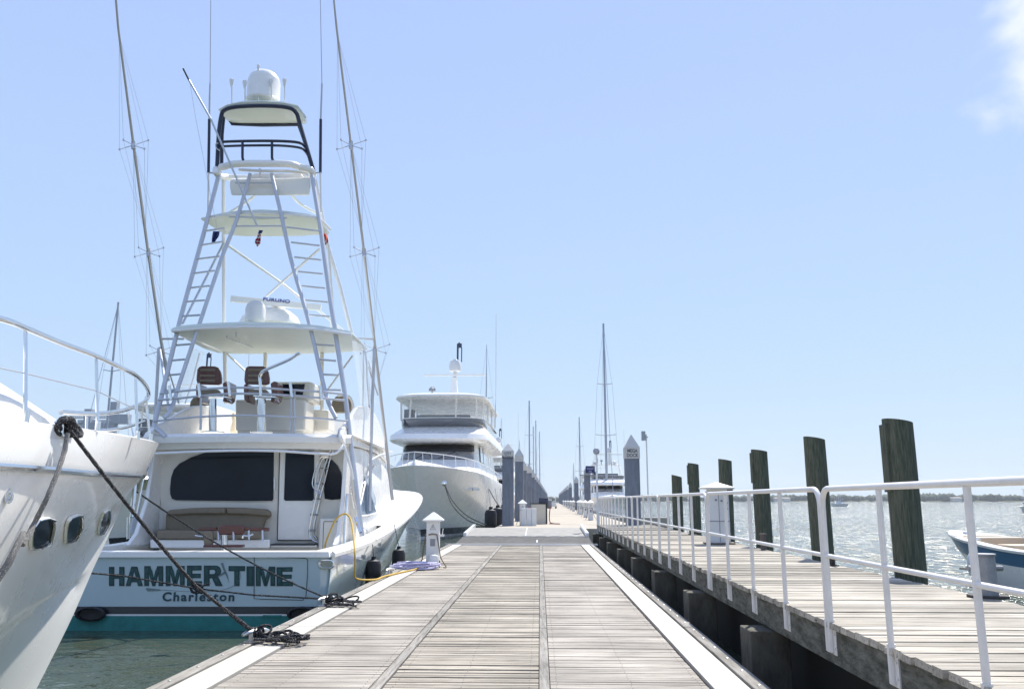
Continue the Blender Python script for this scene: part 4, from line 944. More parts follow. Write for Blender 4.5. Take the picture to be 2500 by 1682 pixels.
txt("FURUNO", .115, M, mat("radar_blue", (.02, .04, .28), .4), "array_lettering", sf, off=.004, ext=.004, xs=1.35, space=1.1)
# ---- tuna tower
def leg(name, pts, r, m=alu, n=10, k=0):
    b = MB(); P = [at(*p) for p in pts]; b.tube(cr(P, k) if k else P, r, n); return b.build(name, m, sf)
AY = 17.9
leg("tower_leg", [(536, 420, 18.8), (500, 560, 18.55), (440, 780, 18.2), (390, 985, 17.8), (372, 1055, 17.6), (345, 1200, 17.6), (322, 1300, 17.6)], .052)
leg("tower_leg", [(611, 425, 18.8), (577, 540, 18.55), (545, 620, 18.4), (494, 770, 18.1), (440, 930, 17.85), (418, 1000, 17.6), (400, 1020, 17.5)], .046, k=3)
leg("tower_leg", [(663, 425, 18.8), (690, 540, 18.55), (712, 640, 18.4), (755, 790, 18.1), (790, 940, 17.85), (805, 990, 17.6), (820, 1020, 17.5)], .046, k=3)
leg("tower_leg", [(762, 430, 18.8), (783, 560, 18.55), (806, 730, 18.3), (842, 960, 17.9), (862, 1130, 17.75), (884, 1309, 17.7)], .052)
leg("tower_leg", [(546, 440, 20.2), (546, 540, 20.4), (547, 790, 20.7), (551, 985, 21)], .05, aluw)
leg("tower_leg", [(770, 440, 20.0), (800, 600, 20.2), (830, 700, 20.4), (862, 830, 20.6)], .05, aluw)
leg("tower_leg", [(790, 560, 19.8), (802, 600, 19.9), (812, 740, 20.2), (808, 800, 20.4)], .03, aluw)
leg("tower_brace", [(550, 595, 20.3), (690, 693, 20.3), (742, 735, 20.3)], .034, aluw); leg("tower_brace", [(780, 608, 20.0), (650, 724, 20.3)], .034, aluw)
leg("tower_brace", [(770, 752, 20.2), (850, 818, 20.5)], .03, aluw); leg("tower_brace", [(545, 595, 20.0), (446, 790, 18.6)], .028, alu)
leg("tower_brace", [(548, 527, 19.6), (600, 495, 19.6), (622, 478, 19.3), (623, 470, 19.2)], .035, aluw, k=3); leg("tower_brace", [(780, 525, 19.6), (735, 500, 19.6), (715, 480, 19.3), (710, 470, 19.2)], .035, aluw, k=3)
leg("tower_foot", [(380, 1045, 17.6), (396, 1058, 17.5), (405, 1068, 17.45)], .05); leg("tower_foot", [(846, 1040, 17.7), (830, 1050, 17.6), (828, 1063, 17.5)], .045)
def rung(l):
    for (xa, ya, Yp, xb, yb) in l:
        b = MB(); b.tube([at(xa, ya, Yp), at(xb, yb, Yp)], .024, 8); b.build("ladder_rung", alu, sf)
rung([(498, 565, 18.5, 548, 557), (490, 599, 18.45, 545, 590), (480, 633, 18.4, 536, 626), (470, 668, 18.35, 524, 661), (462, 703, 18.3, 512, 698), (453, 737, 18.25, 500, 733), (444, 772, 18.2, 488, 769), (436, 809, 18.15, 478, 803), (428, 843, 18.1, 465, 840), (418, 880, 18.0, 452, 877), (409, 916, 17.95, 440, 913), (403, 955, 17.85, 432, 950), (392, 989, 17.8, 418, 987)])
rung([(711, 592, 18.5, 780, 600), (719, 628, 18.45, 784, 635), (728, 663, 18.4, 788, 669), (737, 698, 18.35, 794, 704), (746, 733, 18.3, 800, 738), (754, 769, 18.25, 805, 773), (760, 803, 18.2, 812, 808), (770, 841, 18.15, 816, 844), (780, 878, 18.1, 820, 881), (789, 914, 18.0, 826, 916), (797, 952, 17.95, 832, 952)])
rung([(560, 530, 18.6, 700, 533), (575, 447, 18.75, 668, 447), (566, 553, 18.55, 695, 552), (700, 555, 18.5, 782, 565)])
# lower tower roof and control pod
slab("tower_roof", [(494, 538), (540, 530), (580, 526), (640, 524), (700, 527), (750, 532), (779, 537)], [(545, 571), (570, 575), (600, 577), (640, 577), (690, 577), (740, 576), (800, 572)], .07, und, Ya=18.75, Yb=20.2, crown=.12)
b = MB(); b.tube([at(494, 534, 18.7), at(560, 524, 18.7), at(640, 520, 18.7), at(720, 525, 18.7), at(780, 533, 18.7), at(806, 560, 19.6)], .03, 8); b.build("tower_roof_rim", aluw, sf)
b = MB(); b.hexa([at(600, 535, 19.0), at(676, 535, 19.0), at(668, 545, 19.4), at(608, 545, 19.4)], [p + V(0, 0, .05) for p in (at(600, 535, 19.0), at(676, 535, 19.0), at(668, 545, 19.4), at(608, 545, 19.4))]); b.build("roof_light", mat("light_panel", (.5, .58, .52), .4), sf)
b = MB(); b.loft([[at(565, 478, 18.9), at(755, 478, 18.9), at(757, 470, 19.7), at(567, 470, 19.7)], [at(561, 455, 18.85), at(759, 455, 18.85), at(759, 450, 19.8), at(561, 450, 19.8)], [at(563, 438, 18.9), at(757, 434, 18.9), at(757, 434, 19.8), at(563, 436, 19.8)]]); b.build("tower_pod", gel, sf, bevel=.04)
b = MB(); b.loft([[at(600, 438, 19.2), at(745, 438, 19.2), at(745, 436, 19.8), at(600, 436, 19.8)], [at(622, 424, 19.2), at(735, 424, 19.2), at(730, 424, 19.8), at(622, 424, 19.8)]]); b.build("pod_dash", gelw, sf, bevel=.03)
# basket ring
b = MB(); rgp = [at(530, 424, 18.75), at(530, 412, 18.85), at(552, 406, 18.8), at(566, 402, 18.6), at(600, 400, 18.5), at(680, 400, 18.5), at(712, 402, 18.6), at(730, 408, 18.8), at(756, 414, 18.8), at(763, 425, 19.0), at(758, 432, 20.1), at(690, 436, 20.3), at(600, 436, 20.3), at(545, 432, 20.1)]
b.tube(cr(rgp, 4, closed=True), .085, 12, closed=True); b.build("basket_ring", gel, sf)
b = MB(); b.tube([at(584, 415, 18.9), at(640, 418, 18.8), at(700, 418, 18.8), at(752, 424, 19.0)], .04, 8); b.tube([at(635, 412, 18.8), at(635, 432, 18.8)], .03, 8); b.build("basket_floor_beam", aluw, sf)
# dark pipe frame of the sunshade
leg("sunshade_frame", [(530, 412, 18.8), (534, 330, 18.8), (540, 285, 18.8), (548, 270, 18.75), (575, 262, 18.7), (640, 259, 18.65), (700, 263, 18.7), (722, 275, 18.75), (731, 300, 18.8), (750, 365, 18.8), (766, 420, 18.85)], .05, dkp, k=4)
leg("sunshade_frame", [(541, 415, 19.9), (542, 330, 19.8), (547, 280, 19.6), (566, 303, 19.9), (640, 306, 19.9), (728, 305, 19.9), (745, 350, 19.9), (762, 405, 20.0)], .045, dkp, k=0)
leg("basket_rail", [(538, 347, 18.8), (600, 345, 18.5), (680, 345, 18.5), (730, 349, 18.6), (745, 360, 18.8), (752, 372, 18.9)], .034, dkp, k=4)
leg("basket_rail", [(538, 358, 18.8), (600, 356, 18.5), (680, 356, 18.5), (730, 361, 18.6), (745, 370, 18.8), (752, 380, 18.9)], .03, dkp, k=4)
for x in (592, 664): leg("rail_post", [(x, 345, 18.5), (x, 385, 18.45), (x + 5, 405, 18.5)], .032, dkp)
leg("hook", [(533, 350, 18.7), (527, 352, 18.7), (528, 362, 18.7), (536, 368, 18.7)], .015, alu, k=2)
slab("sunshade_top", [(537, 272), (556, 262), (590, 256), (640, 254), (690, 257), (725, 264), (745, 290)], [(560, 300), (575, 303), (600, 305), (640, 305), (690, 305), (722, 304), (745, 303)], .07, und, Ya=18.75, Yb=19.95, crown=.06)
c = at(642, 252, 19.2)
b = MB(); b.lathe([(0, 0), (.41, 0), (.43, .04), (.41, .08), (.405, .55), (.37, .68), (.27, .79), (.12, .85), (0, .86)], c, 36); b.build("satellite_dome", gel, sf)
for x, y0, y1, s in ((566, 195, 253, 1), (598, 199, 252, 1), (631, 160, 250, .7), (663, 194, 252, 1), (695, 195, 253, 1)):
    Yp = 18.85; p, q = at(x, y0, Yp), at(x, y1, Yp)
    b = MB(); b.tube([q, p], .017, 8); b.tube([p + V(0, 0, .0), p + V(0, 0, -.05), p + V(0, 0, -.2 * s)], [.055 * s, .055 * s, .018], 12); b.lathe([(.055 * s, 0), (.03 * s, .02)], p, 12); b.build("antenna", aluw, sf)
# whip antennas
for x, x2 in ((515, 509), (780, 782)):
    Yp = 18.9; S_ = -1 if x < 600 else 1
    b = MB(); b.tube([at(x2, 422, Yp), at(x2 + (2 if x < 600 else 1), 292, Yp)], .036, 8); b.build("whip_base", dkp, sf)
    b = MB(); b.tube([at(x2 + (2 if x < 600 else 1), 292, Yp), at(x2 + 3, 235, Yp)], .024, 8); b.tube([at(x2 + 3, 236, Yp), at(x2 + 4, 205, Yp)], .022, 8); b.tube([at(x2 + 4, 205, Yp), at(x2 + (7 if x < 600 else -3), -160, Yp)], [.012, .007], 6)
    b.tube([at(x2, 422, Yp), at(535 if x < 600 else 762, 424, Yp)], .02, 8); b.build("whip_antenna", wire, sf)
    b = MB(); b.tube([at(x2, 422, Yp), at(x2 - 1 if x < 600 else x2 + 2, 520, Yp)], .024, 8); b.build("whip_stay", aluw, sf)
# centre rigger pole
leg("centre_rigger", [(628, 552, 18.2), (575, 430, 18.0), (515, 292, 17.8), (461, 196, 17.6)], .022, alu); leg("rigger_tip", [(461, 196, 17.6), (447, 168, 17.5)], .02, dkp)
leg("halyard", [(463, 198, 17.6), (478, 290, 17.7), (507, 440, 17.9), (530, 560, 18.2)], .004, wire)
# ---- outriggers with spreader stars and stays
def outrig(pts, stars, name="outrigger"):
    b = MB(); b.tube([at(*p) for p in pts], [.042, .04, .034, .03, .025, .024, .02, .018][:len(pts)], 10); o = b.build(name, mat("outrigger_alloy", (.55, .54, .54), .35, metal=.6), sf)
    tips = []
    for x, y, Yp in stars:
        b = MB(); tp = []
        for dx, dy in ((38, -12), (-36, 10), (-26, -13), (28, 9)):
            q = at(x + dx * .95, y + dy, Yp + (.25 if dy < 0 else -.25)); tp.append(q); b.tube([at(x, y, Yp), q], .011, 6); b.lathe([(.02, -.02), (.02, .02)], q, 6)
        b.tube([at(x, y - 9, Yp), at(x, y + 9, Yp)], .05, 10); b.build("spreader", alu, o); tips.append(tp)
    b = MB(); A = [V(x, y, Y) for x, y, Y in pts]
    def pole(y):
        for p, q in zip(A, A[1:]):
            if min(p.y, q.y) <= y <= max(p.y, q.y): t = (y - p.y) / (q.y - p.y); r = p.lerp(q, t); return at(r.x, r.y, r.z)
        return at(A[-1].x, A[-1].y, A[-1].z)
    for (x, y, Yp), tp in zip(stars, tips):
        for k in range(4): b.tube([pole(max(y - 270, -60)), tp[k]], .0028, 4); b.tube([tp[k], pole(min(y + 215, 925))], .0028, 4)
    b.build("stay_wires", wire, o)
outrig([(411, 930, 20.6), (393, 830, 20.4), (362, 617, 18.7), (326, 355, 17.0), (289, 72, 15.9), (283, 0, 15.6), (270, -140, 15.1)], [(391, 857, 20.5), (363, 617, 18.7), (326, 355, 17.0)])
outrig([(958, 1220, 21.4), (940, 1060, 21.0), (914, 832, 20.4), (889, 617, 18.7), (857, 355, 17.0), (822, 70, 15.9), (815, 0, 15.6), (800, -140, 15.1)], [(915, 853, 20.5), (889, 617, 18.7), (857, 355, 17.0)])
leg("rigger_strut", [(914, 852, 20.4), (908, 1010, 20.4), (902, 1247, 20.4)], .04, alu); leg("rigger_strut", [(388, 850, 20.4), (380, 1000, 20.4), (365, 1170, 20.3), (364, 1250, 20.3)], .04, alu)
leg("rigger_bracket", [(858, 826, 20.4), (914, 828, 20.4)], .03, alu); leg("rigger_bracket", [(393, 827, 20.4), (450, 827, 20.4)], .03, alu)
leg("rigger_strut", [(390, 850, 20.4), (402, 930, 19.6), (415, 1020, 18.6)], .03, alu)
leg("rigger_strut", [(899, 895, 20.6), (923, 965, 20.9)], .02, alu)
# rod holders and stern rail pieces on the covering boards
leg("coaming_rod_holder", [(869, 1262, 17.0), (880, 1300, 16.9)], .035, chrome); leg("coaming_rod_holder", [(314, 1262, 17.4), (313, 1315, 17.4)], .035, chrome)
leg("side_rail", [(848, 1205, 17.6), (842, 1260, 17.5), (838, 1345, 17.4)], .026, chrome); leg("side_rail", [(856, 1190, 17.6), (866, 1240, 17.8)], .02, chrome)
leg("window_bar", [(880, 1180, 20.0), (892, 1175, 20.2), (902, 1130, 20.6), (925, 1112, 21.5), (945, 1108, 22)], .022, aluw, k=3)
# rope coil hanging and halyard lines
leg("side_line", [(880, 1280, 17.2), (921, 1321, 18.2)], .006, wire); leg("side_line", [(960, 1222, 21.4), (996, 1263, 23.5)], .006, wire)

# ------------------------------------------------------------ flags hanging in the tower
def flag(name, pts, Yp, mats_, fn, label):
    b = MB(); n = 10; L_ = cr([V(x, y, 0) for x, y in pts[0]], 5); R_ = cr([V(x, y, 0) for x, y in pts[1]], 5); m = len(L_)
    rows = []
    for i in range(m):
        rows.append([at(L_[i].x + (R_[i].x - L_[i].x) * k / n, L_[i].y + (R_[i].y - L_[i].y) * k / n, Yp + .04 * math.sin(k * 1.3 + i * .5)) for k in range(n + 1)])
    R = [[b.v(p) for p in r] for r in rows]
    for i in range(m - 1):
        for k in range(n): b.mi = fn(i / (m - 1), k / n); b.f([R[i][k], R[i][k + 1], R[i + 1][k + 1], R[i + 1][k]])
    b.mi = 0; o = b.build(name, mats_, solid=.004); return tag(o, label, "flag")
fr_ = mat("flag_red", (.50, .05, .07), .8); fw = mat("flag_white", (.8, .78, .78), .8); fb = mat("flag_blue", (.03, .05, .20), .8)
flag("striped_flag", [[(632, 562), (628, 578), (622, 590), (628, 603)], [(642, 563), (637, 575), (636, 592), (631, 600)]], 18.3, [fr_, fw, fb], lambda v, u: (2 if v < .15 else int(v * 9) % 2), "small red and white striped flag hanging limp in the middle of the tower")
flag("blue_flag", [[(520, 565), (518, 580), (517, 592), (520, 594)], [(536, 565), (534, 577), (527, 587), (524, 594)]], 18.6, [fb], lambda v, u: 0, "dark blue flag hanging by the tower's left ladder")
flag("red_flag", [[(786, 568), (787, 582), (788, 596), (791, 602)], [(796, 572), (801, 585), (801, 592), (793, 600)]], 18.7, [mat("flag_orange", (.75, .12, .06), .8), fw], lambda v, u: 1 if abs(u - v) < .14 else 0, "red flag with a white diagonal hanging by the tower's right leg")
# ------------------------------------------------------------ mooring lines, fenders, hoses and dock furniture
def ropem(name, col, fleck, th=.62, sc_=110):
    m = bpy.data.materials.new(name); m.use_nodes = True; N = m.node_tree; b = N.nodes['Principled BSDF']; L = N.links.new; b.inputs['Roughness'].default_value = .85
    g = N.nodes.new("ShaderNodeNewGeometry"); n = N.nodes.new("ShaderNodeTexNoise"); n.inputs['Scale'].default_value = sc_; n.inputs['Detail'].default_value = 2
    L(g.outputs['Position'], n.inputs['Vector']); r = N.nodes.new("ShaderNodeMapRange"); r.inputs[1].default_value = th; r.inputs[2].default_value = th + .03; L(n.outputs['Fac'], r.inputs[0])
    x = N.nodes.new("ShaderNodeMix"); x.data_type = 'RGBA'; x.inputs[6].default_value = (*col, 1); x.inputs[7].default_value = (*fleck, 1); L(r.outputs[0], x.inputs[0]); L(x.outputs[2], b.inputs['Base Color'])
    bp = N.nodes.new("ShaderNodeBump"); bp.inputs['Strength'].default_value = .8; bp.inputs['Distance'].default_value = .01
    wv = N.nodes.new("ShaderNodeTexNoise"); wv.inputs['Scale'].default_value = 90; L(g.outputs['Position'], wv.inputs['Vector']); L(wv.outputs['Fac'], bp.inputs['Height']); L(bp.outputs[0], b.inputs['Normal'])
    return m
rb_ = ropem("black_flecked_rope", (.014, .014, .018), (.45, .45, .45)); rg_ = ropem("grey_flecked_rope", (.16, .155, .15), (.65, .65, .62), .62)
chafe = ropem("chafe_sleeve", (.30, .29, .28), (.55, .55, .54), .5, 12)
def sagline(p, q, sag, n=14): return [p.lerp(q, i / n) - V(0, 0, sag * 4 * (i / n) * (1 - i / n)) for i in range(n + 1)]
def twist(b, P, r, n=6):
    "three-strand look: a slightly lumpy tube"
    Q = [];
    for p, q in zip(P, P[1:]):
        k = max(1, int((q - p).length / .05)); Q += [p.lerp(q, i / k) for i in range(k)]
    Q.append(P[-1]); b.tube(Q, [r * (1 + .12 * (i % 2)) for i in range(len(Q))], n)
c1 = D(-3.24, 9.66, .03); c2 = D(-3.26, 12.9, .03)
cA = cleat(c1, 1.0, "galvanised dock cleat buried in the nearest heap of black rope", 1.1, grp=None)
cB = cleat(c2, 1.0, "galvanised dock cleat under the farther black rope heap", 1.1)
cleat(D(-3.26, 18.3, .03), 1.2, "galvanised dock cleat beside the first black fender and yellow hose", 1.1)
cleat(D(-3.2, 20.3, .03), 1.2, "galvanised dock cleat beside the second black fender", 1.1)
ring0 = at(163, 1040, 7.38)
b = MB()
for k in range(4):
    b.tube([ring0 + V(.05 * math.cos(a) + .02, .14 * math.sin(a) * .8 + (k - 1.5) * .05, .07 * math.cos(a + k) - .01) for a in [2 * math.pi * i / 12 for i in range(12)]], .024, 7, closed=True)
q = at(172, 1052, 7.3); K = at(478, 1430, 8.9); E_ = c1 + V(-.02, 0, .10)
twist(b, [q] + sagline(q, K, .03)[1:] + sagline(K, E_, .0)[1:], .017)
K2 = K.lerp(E_, .45); b.tube([K2, K2.lerp(E_, .3), K2.lerp(E_, .7), K2.lerp(E_, .93)], [.019, .025, .026, .019], 8)
tag(b.build("mooring_line", rb_), "thick black flecked mooring line from the left yacht's gunwale down to the nearest dock cleat", "mooring line")
b = MB(); twist(b, [at(165, 1058, 7.25), at(158, 1100, 7.2), at(142, 1150, 7.05), at(115, 1215, 6.9), at(85, 1275, 6.9), at(55, 1330, 6.7)], .02)
b.tube([at(57, 1300, 6.7), at(45, 1325, 6.6), at(20, 1375, 6.5), at(-30, 1450, 6.4)], [.022, .028, .03, .028], 8)
tag(b.build("mooring_line", rg_), "grey flecked mooring line with a chafe sleeve hanging along the left yacht's hull", "mooring line")
b = MB(); p = at(331, 1198, 12.3); twist(b, sagline(p, c2 + V(-.02, 0, .12), .10), .013)
tag(b.build("mooring_line", rb_), "thin black line from the left yacht's bow roller to the second dock cleat", "mooring line")
b = MB(); p = V(-6.3, 12.0, .62); kk = at(480, 1436, 13.0); twist(b, [p, at(300, 1405, 12.6), kk, at(620, 1452, 12.9), c2 + V(-.03, 0, .10)], .014)
for i in range(3): twist(b, [kk + V(.09 * math.cos(a + i), .03 * i, .07 * math.sin(a)) for a in [2 * math.pi * j / 8 for j in range(9)]], .02)
b.tube([kk + V(0, 0, 0), kk + V(.12, .02, .05), kk + V(.2, .0, .08)], .016, 6)
tag(b.build("mooring_line", rb_), "thin black line crossing low in front of the lettered stern, with a knot in it", "mooring line")
def heap(c, n, r, label, L_=.6):
    b = MB(); R = random.Random(int(c.y * 10))
    for k in range(n):
        cc = c + V(.12 + L_ * k / n + R.uniform(-.04, .04), R.uniform(-.10, .10), 0); a0 = R.uniform(0, 6); rx_, ry_ = R.uniform(.07, .16), R.uniform(.04, .09); tl = R.uniform(.0, .12) * (1.2 - k / n)
        P = [cc + V(rx_ * math.cos(a0 + a), ry_ * math.sin(a0 + a), r + .01 + .02 * (k % 3) + max(0, tl * math.sin(a))) for a in [2 * math.pi * .93 * i / 12 for i in range(13)]]; b.tube(P, r, 6)
    b.tube([c + V(.05, 0, .08), c + V(.2, -.1, .05), c + V(.45, -.13, r), c + V(L_ + .12, -.12, r)], r, 6)
    for k in range(5): b.tube([c + V((k - 2) * .035, .06 * math.cos(a) * 1.0, .10 + .05 * math.sin(a)) for a in [2 * math.pi * i / 10 for i in range(10)]], r * .95, 6, closed=True)
    b.tube([c + V(.10 + .075 * math.cos(a), .03 * math.sin(a * 2), .13 + .05 * math.sin(a)) for a in [2 * math.pi * i / 12 for i in range(12)]], r, 6, closed=True)
    tag(b.build("rope_heap", rb_), label, "rope")
heap(c1, 11, .0155, "heap of black flecked rope nearest the camera on the dock edge", .42); heap(c2, 9, .0135, "smaller heap of black rope farther along the dock edge", .36)
# fenders against the sport fishing boat
def fender(c, lp, label, s=1.1, grp="black cylindrical fenders hanging on the fishing boat"):
    t = thing("fender", label, "fender", c, grp); b = MB(); r = .155 * s
    b.lathe([(0, -.36 * s), (.04 * s, -.36 * s), (.05 * s, -.33 * s), (r * .8, -.30 * s), (r, -.22 * s), (r, .20 * s), (r * .8, .28 * s), (.05 * s, .31 * s), (.045 * s, .37 * s), (0, .37 * s)], c, 20); b.build("fender_body", blk, t)
    b = MB(); b.tube([c + V(0, 0, .34 * s), lp], .009, 6); b.build("fender_rope", rb_, t)
    b = MB(); b.lathe([(.03, 0), (.035, .03), (.02, .05)], c + V(.02, -r * .5, .25 * s), 10); b.build("fender_clip", chrome, t); return t
fender(V(-3.03, 18.5, .0), V(-3.10, 18.6, .80), "black fender hanging nearer the stern of the fishing boat, against the dock")
fender(V(-2.90, 21.6, .05), V(-3.05, 21.7, 1.0), "black fender farther forward on the fishing boat, behind the power pedestal")
# yellow shore hose
yl = mat("yellow_hose", (.62, .40, .06), .45, var=.25, vs=12)
b = MB(); ph = [(791, 1352, 16.9), (795, 1325, 17.1), (806, 1297, 17.15), (820, 1268, 17.2), (840, 1254, 17.25), (855, 1265, 17.0), (862, 1300, 16.6), (866, 1345, 16.1), (867, 1385, 16.05), (870, 1412, 16.3)]
b.tube(cr([at(*p) for p in ph] + [D(-3.31, 16.9, .05), D(-3.26, 17.6, .05), D(-3.12, 18.6, .04), D(-2.95, 19.3, .04), D(-2.85, 19.8, .05)], 5), .019, 8)
tag(b.build("shore_hose", yl), "yellow hose looping over the fishing boat's quarter and along the dock edge", "hose")
# coil of lavender hose
lv = mat("lavender_hose", (.60, .58, .82), .5, var=.1, vs=12)
b = MB(); R = random.Random(4); P = []; cc = D(-2.95, 20.0, 0)
for k in range(11 * 12):
    a = k / 12 * 2 * math.pi; rr_ = .26 + .13 * math.sin(k * .37) + .05 * R.random(); P.append(cc + V(rr_ * 1.35 * math.cos(a) + .05 * math.sin(k * .21), rr_ * .8 * math.sin(a), .022 + .013 * (k // 12) + .035 * max(0, math.sin(k * .55))))
b.tube(cr(P, 2), .014, 6); tag(b.build("hose_coil", lv), "tangled coil of pale lavender hose at the foot of the nearest pedestal", "hose")
# near power pedestal
pc = Vector((-1.93, 20.6, .0)); pc.z = .005
def pedestal(c, label, grp):
    t = thing("power_pedestal", label, "pedestal", c, grp); b = MB(); b.loft([[c + V(x * .155, y * .14, z) for x, y in ((-1, -1), (1, -1), (1, 1), (-1, 1))] for z in (0, 1.10)]); b.build("pedestal_body", whp, t, bevel=.012)
    b = MB(); q = lambda k, z: [c + V(x * k, y * k * .95, z) for x, y in ((-1, -1), (1, -1), (1, 1), (-1, 1))]
    b.loft([q(.15, 1.085), q(.245, 1.11), q(.25, 1.135), q(.02, 1.32)]); b.build("pedestal_lid", whp, t, smooth=False)
    b = MB(); b.boxf(c.x - .06, c.x + .06, c.y - .152, c.y - .139, .52, .69); b.build("socket_plate", greyp, t, bevel=.005)
    return t
pg = "white shore power pedestals with pyramid lids"
pd = pedestal(pc, "nearest white power pedestal with grey socket and warning triangle, beside the lavender hose coil", pg)
b = MB(); tri = [(0, .075), (.065, -.045), (-.065, -.045)]
P = [pc + V(x, -.145, .95 + z) for x, z in tri]; b.tube(P, .006, 5, closed=True); b.tube([pc + V(0, -.145, .985), pc + V(0, -.145, .935)], .006, 5); b.build("warning_triangle", ink, pd)
b = MB(); b.boxf(pc.x + .06, pc.x + .17, pc.y - .03, pc.y + .12, 0, .17); b.build("foot_block", blackm, pd)
bro = mat("brown_cord", (.20, .15, .09), .6, var=.3)
for pts in ([(.10, -.15, .78), (.16, -.2, .5), (.22, -.3, .25), (.36, -.45, .05), (.30, -.5, .04)], [(-.17, -.1, .8), (-.22, -.05, .5), (-.26, 0, .2), (-.34, .0, .03)], [(.12, -.15, .78), (0, -.17, .8), (-.1, -.15, .78)]):
    b = MB(); b.tube(cr([pc + V(*p) for p in pts], 4), .014, 6); b.build("power_cord", bro, pd)
b = MB(); b.tube([pc + V(.22, 0, .78), pc + V(.24, -.02, .92)], .012, 6); b.bar(pc + V(.15, 0, .76), pc + V(.27, 0, .76), .05, .05); b.build("water_tap", whp, pd)
b = MB(); M = Matrix.Rotation(.12, 3, 'Y'); b.lathe([(.11, 0), (.12, .02), (.12, .27), (.10, .31), (.02, .33)], pc + V(.02, -.32, .005), 20, M); tag(b.build("filter_canister", whp), "short white cylindrical canister standing in front of the nearest pedestal", "canister")
od = ["second", "third", "fourth", "fifth", "sixth", "seventh", "eighth", "ninth", "tenth"]
for i, (u, y) in enumerate([(2.55, 55.5), (2.6, 65), (2.65, 77), (2.7, 84), (2.6, 101), (2.7, 120), (2.7, 140), (2.7, 165), (2.7, 195)]):
    dup(pd, E(u, y, .335), f"{od[i]} white power pedestal along the right side of the concrete dock, counting from the camera", scale=(1, 1, 1))
dup(pd, E(-1.55, 44.0, .335), "white power pedestal tucked behind the nearest left capped pile")
# lockers, dispenser, life ring
t = MB(); p0 = E(-1.62, 43.3, .332)
for k in range(3): t.boxf(p0.x + .02 + k * .27, p0.x + .275 + k * .27, p0.y - .1, p0.y + .28, p0.z, p0.z + .88)
tag(t.build("dock_locker", whp, bevel=.015), "white ribbed dock locker beside the nearest left capped pile", "locker")
dp = E(-.75, 46.6, .332); t = thing("fuel_dispenser", "beige fuel dispenser with black frame and dark header on the concrete dock", "fuel dispenser", dp)
b = MB(); b.boxf(dp.x - .40, dp.x + .40, dp.y - .25, dp.y + .3, dp.z, dp.z + 1.08); b.build("dispenser_body", mat("beige_panel", (.62, .57, .48), .45, var=.1, vs=2), t, bevel=.02)
b = MB(); b.boxf(dp.x + .41, dp.x + .48, dp.y - .27, dp.y + .3, dp.z + .001, dp.z + 1.14); b.boxf(dp.x - .47, dp.x + .405, dp.y - .27, dp.y + .3, dp.z + 1.09, dp.z + 1.14); b.build("dispenser_frame", blackm, t, bevel=.01)
b = MB(); b.boxf(dp.x + .02, dp.x + .52, dp.y - .2, dp.y + .25, dp.z + 1.145, dp.z + 1.42); b.build("header_box", mat("navy_header", (.03, .04, .08), .4), t, bevel=.015)
b = MB(); b.boxf(dp.x + .50, dp.x + .74, dp.y, dp.y + .2, dp.z + .85, dp.z + 1.30); b.build("pump_panel", greyp, t, bevel=.02)
b = MB(); b.tube(cr([dp + V(.66, -.05, .95), dp + V(.60, -.15, .5), dp + V(.62, -.3, .12), dp + V(.85, -.4, .03), dp + V(1.15, -.45, .02), dp + V(1.0, -.2, .02), dp + V(.6, .0, .02)], 5), .028, 7); b.build("fuel_hose", mat("red_brown_hose", (.32, .10, .07), .5), t)
b = MB(); rc = dp + V(-.30, -.34, .55); b.tube([rc + V(.07 * math.cos(a) - .25, .0 + .02 * math.sin(a), .30 * math.sin(a)) for a in [2 * math.pi * k / 20 for k in range(20)]], .055, 8, closed=True)
tag(b.build("life_ring", red), "red life ring hung on the left end of the fuel dispenser", "life ring")
# golf cart and people far along the dock
gp = E(.1, 138, .332); t = thing("utility_cart", "small white utility cart with a roof far along the concrete dock", "cart", gp)
b = MB(); b.boxf(gp.x - .6, gp.x + .6, gp.y, gp.y + 2.2, gp.z + .3, gp.z + .95); b.boxf(gp.x - .6, gp.x - .1, gp.y, gp.y + .9, gp.z + .95, gp.z + 1.5); b.build("cart_body", whp, t, bevel=.06)
b = MB(); b.boxf(gp.x - .68, gp.x + .68, gp.y - .1, gp.y + 2.2, gp.z + 1.9, gp.z + 1.98); b.build("cart_roof", whp, t, bevel=.02)
b = MB()
for x in (-.55, .55):
    for y in (.1, 2.0): b.tube([gp + V(x, y, .9), gp + V(x, y, 1.9)], .03, 6)
b.build("roof_frame", aluw, t)
for x in (-.6, .6):
    for y in (.35, 1.8): b = MB(); b.tube([gp + V(x - .08, y, .26), gp + V(x + .08, y, .26)], .26, 14); b.build("wheel", blk, t)
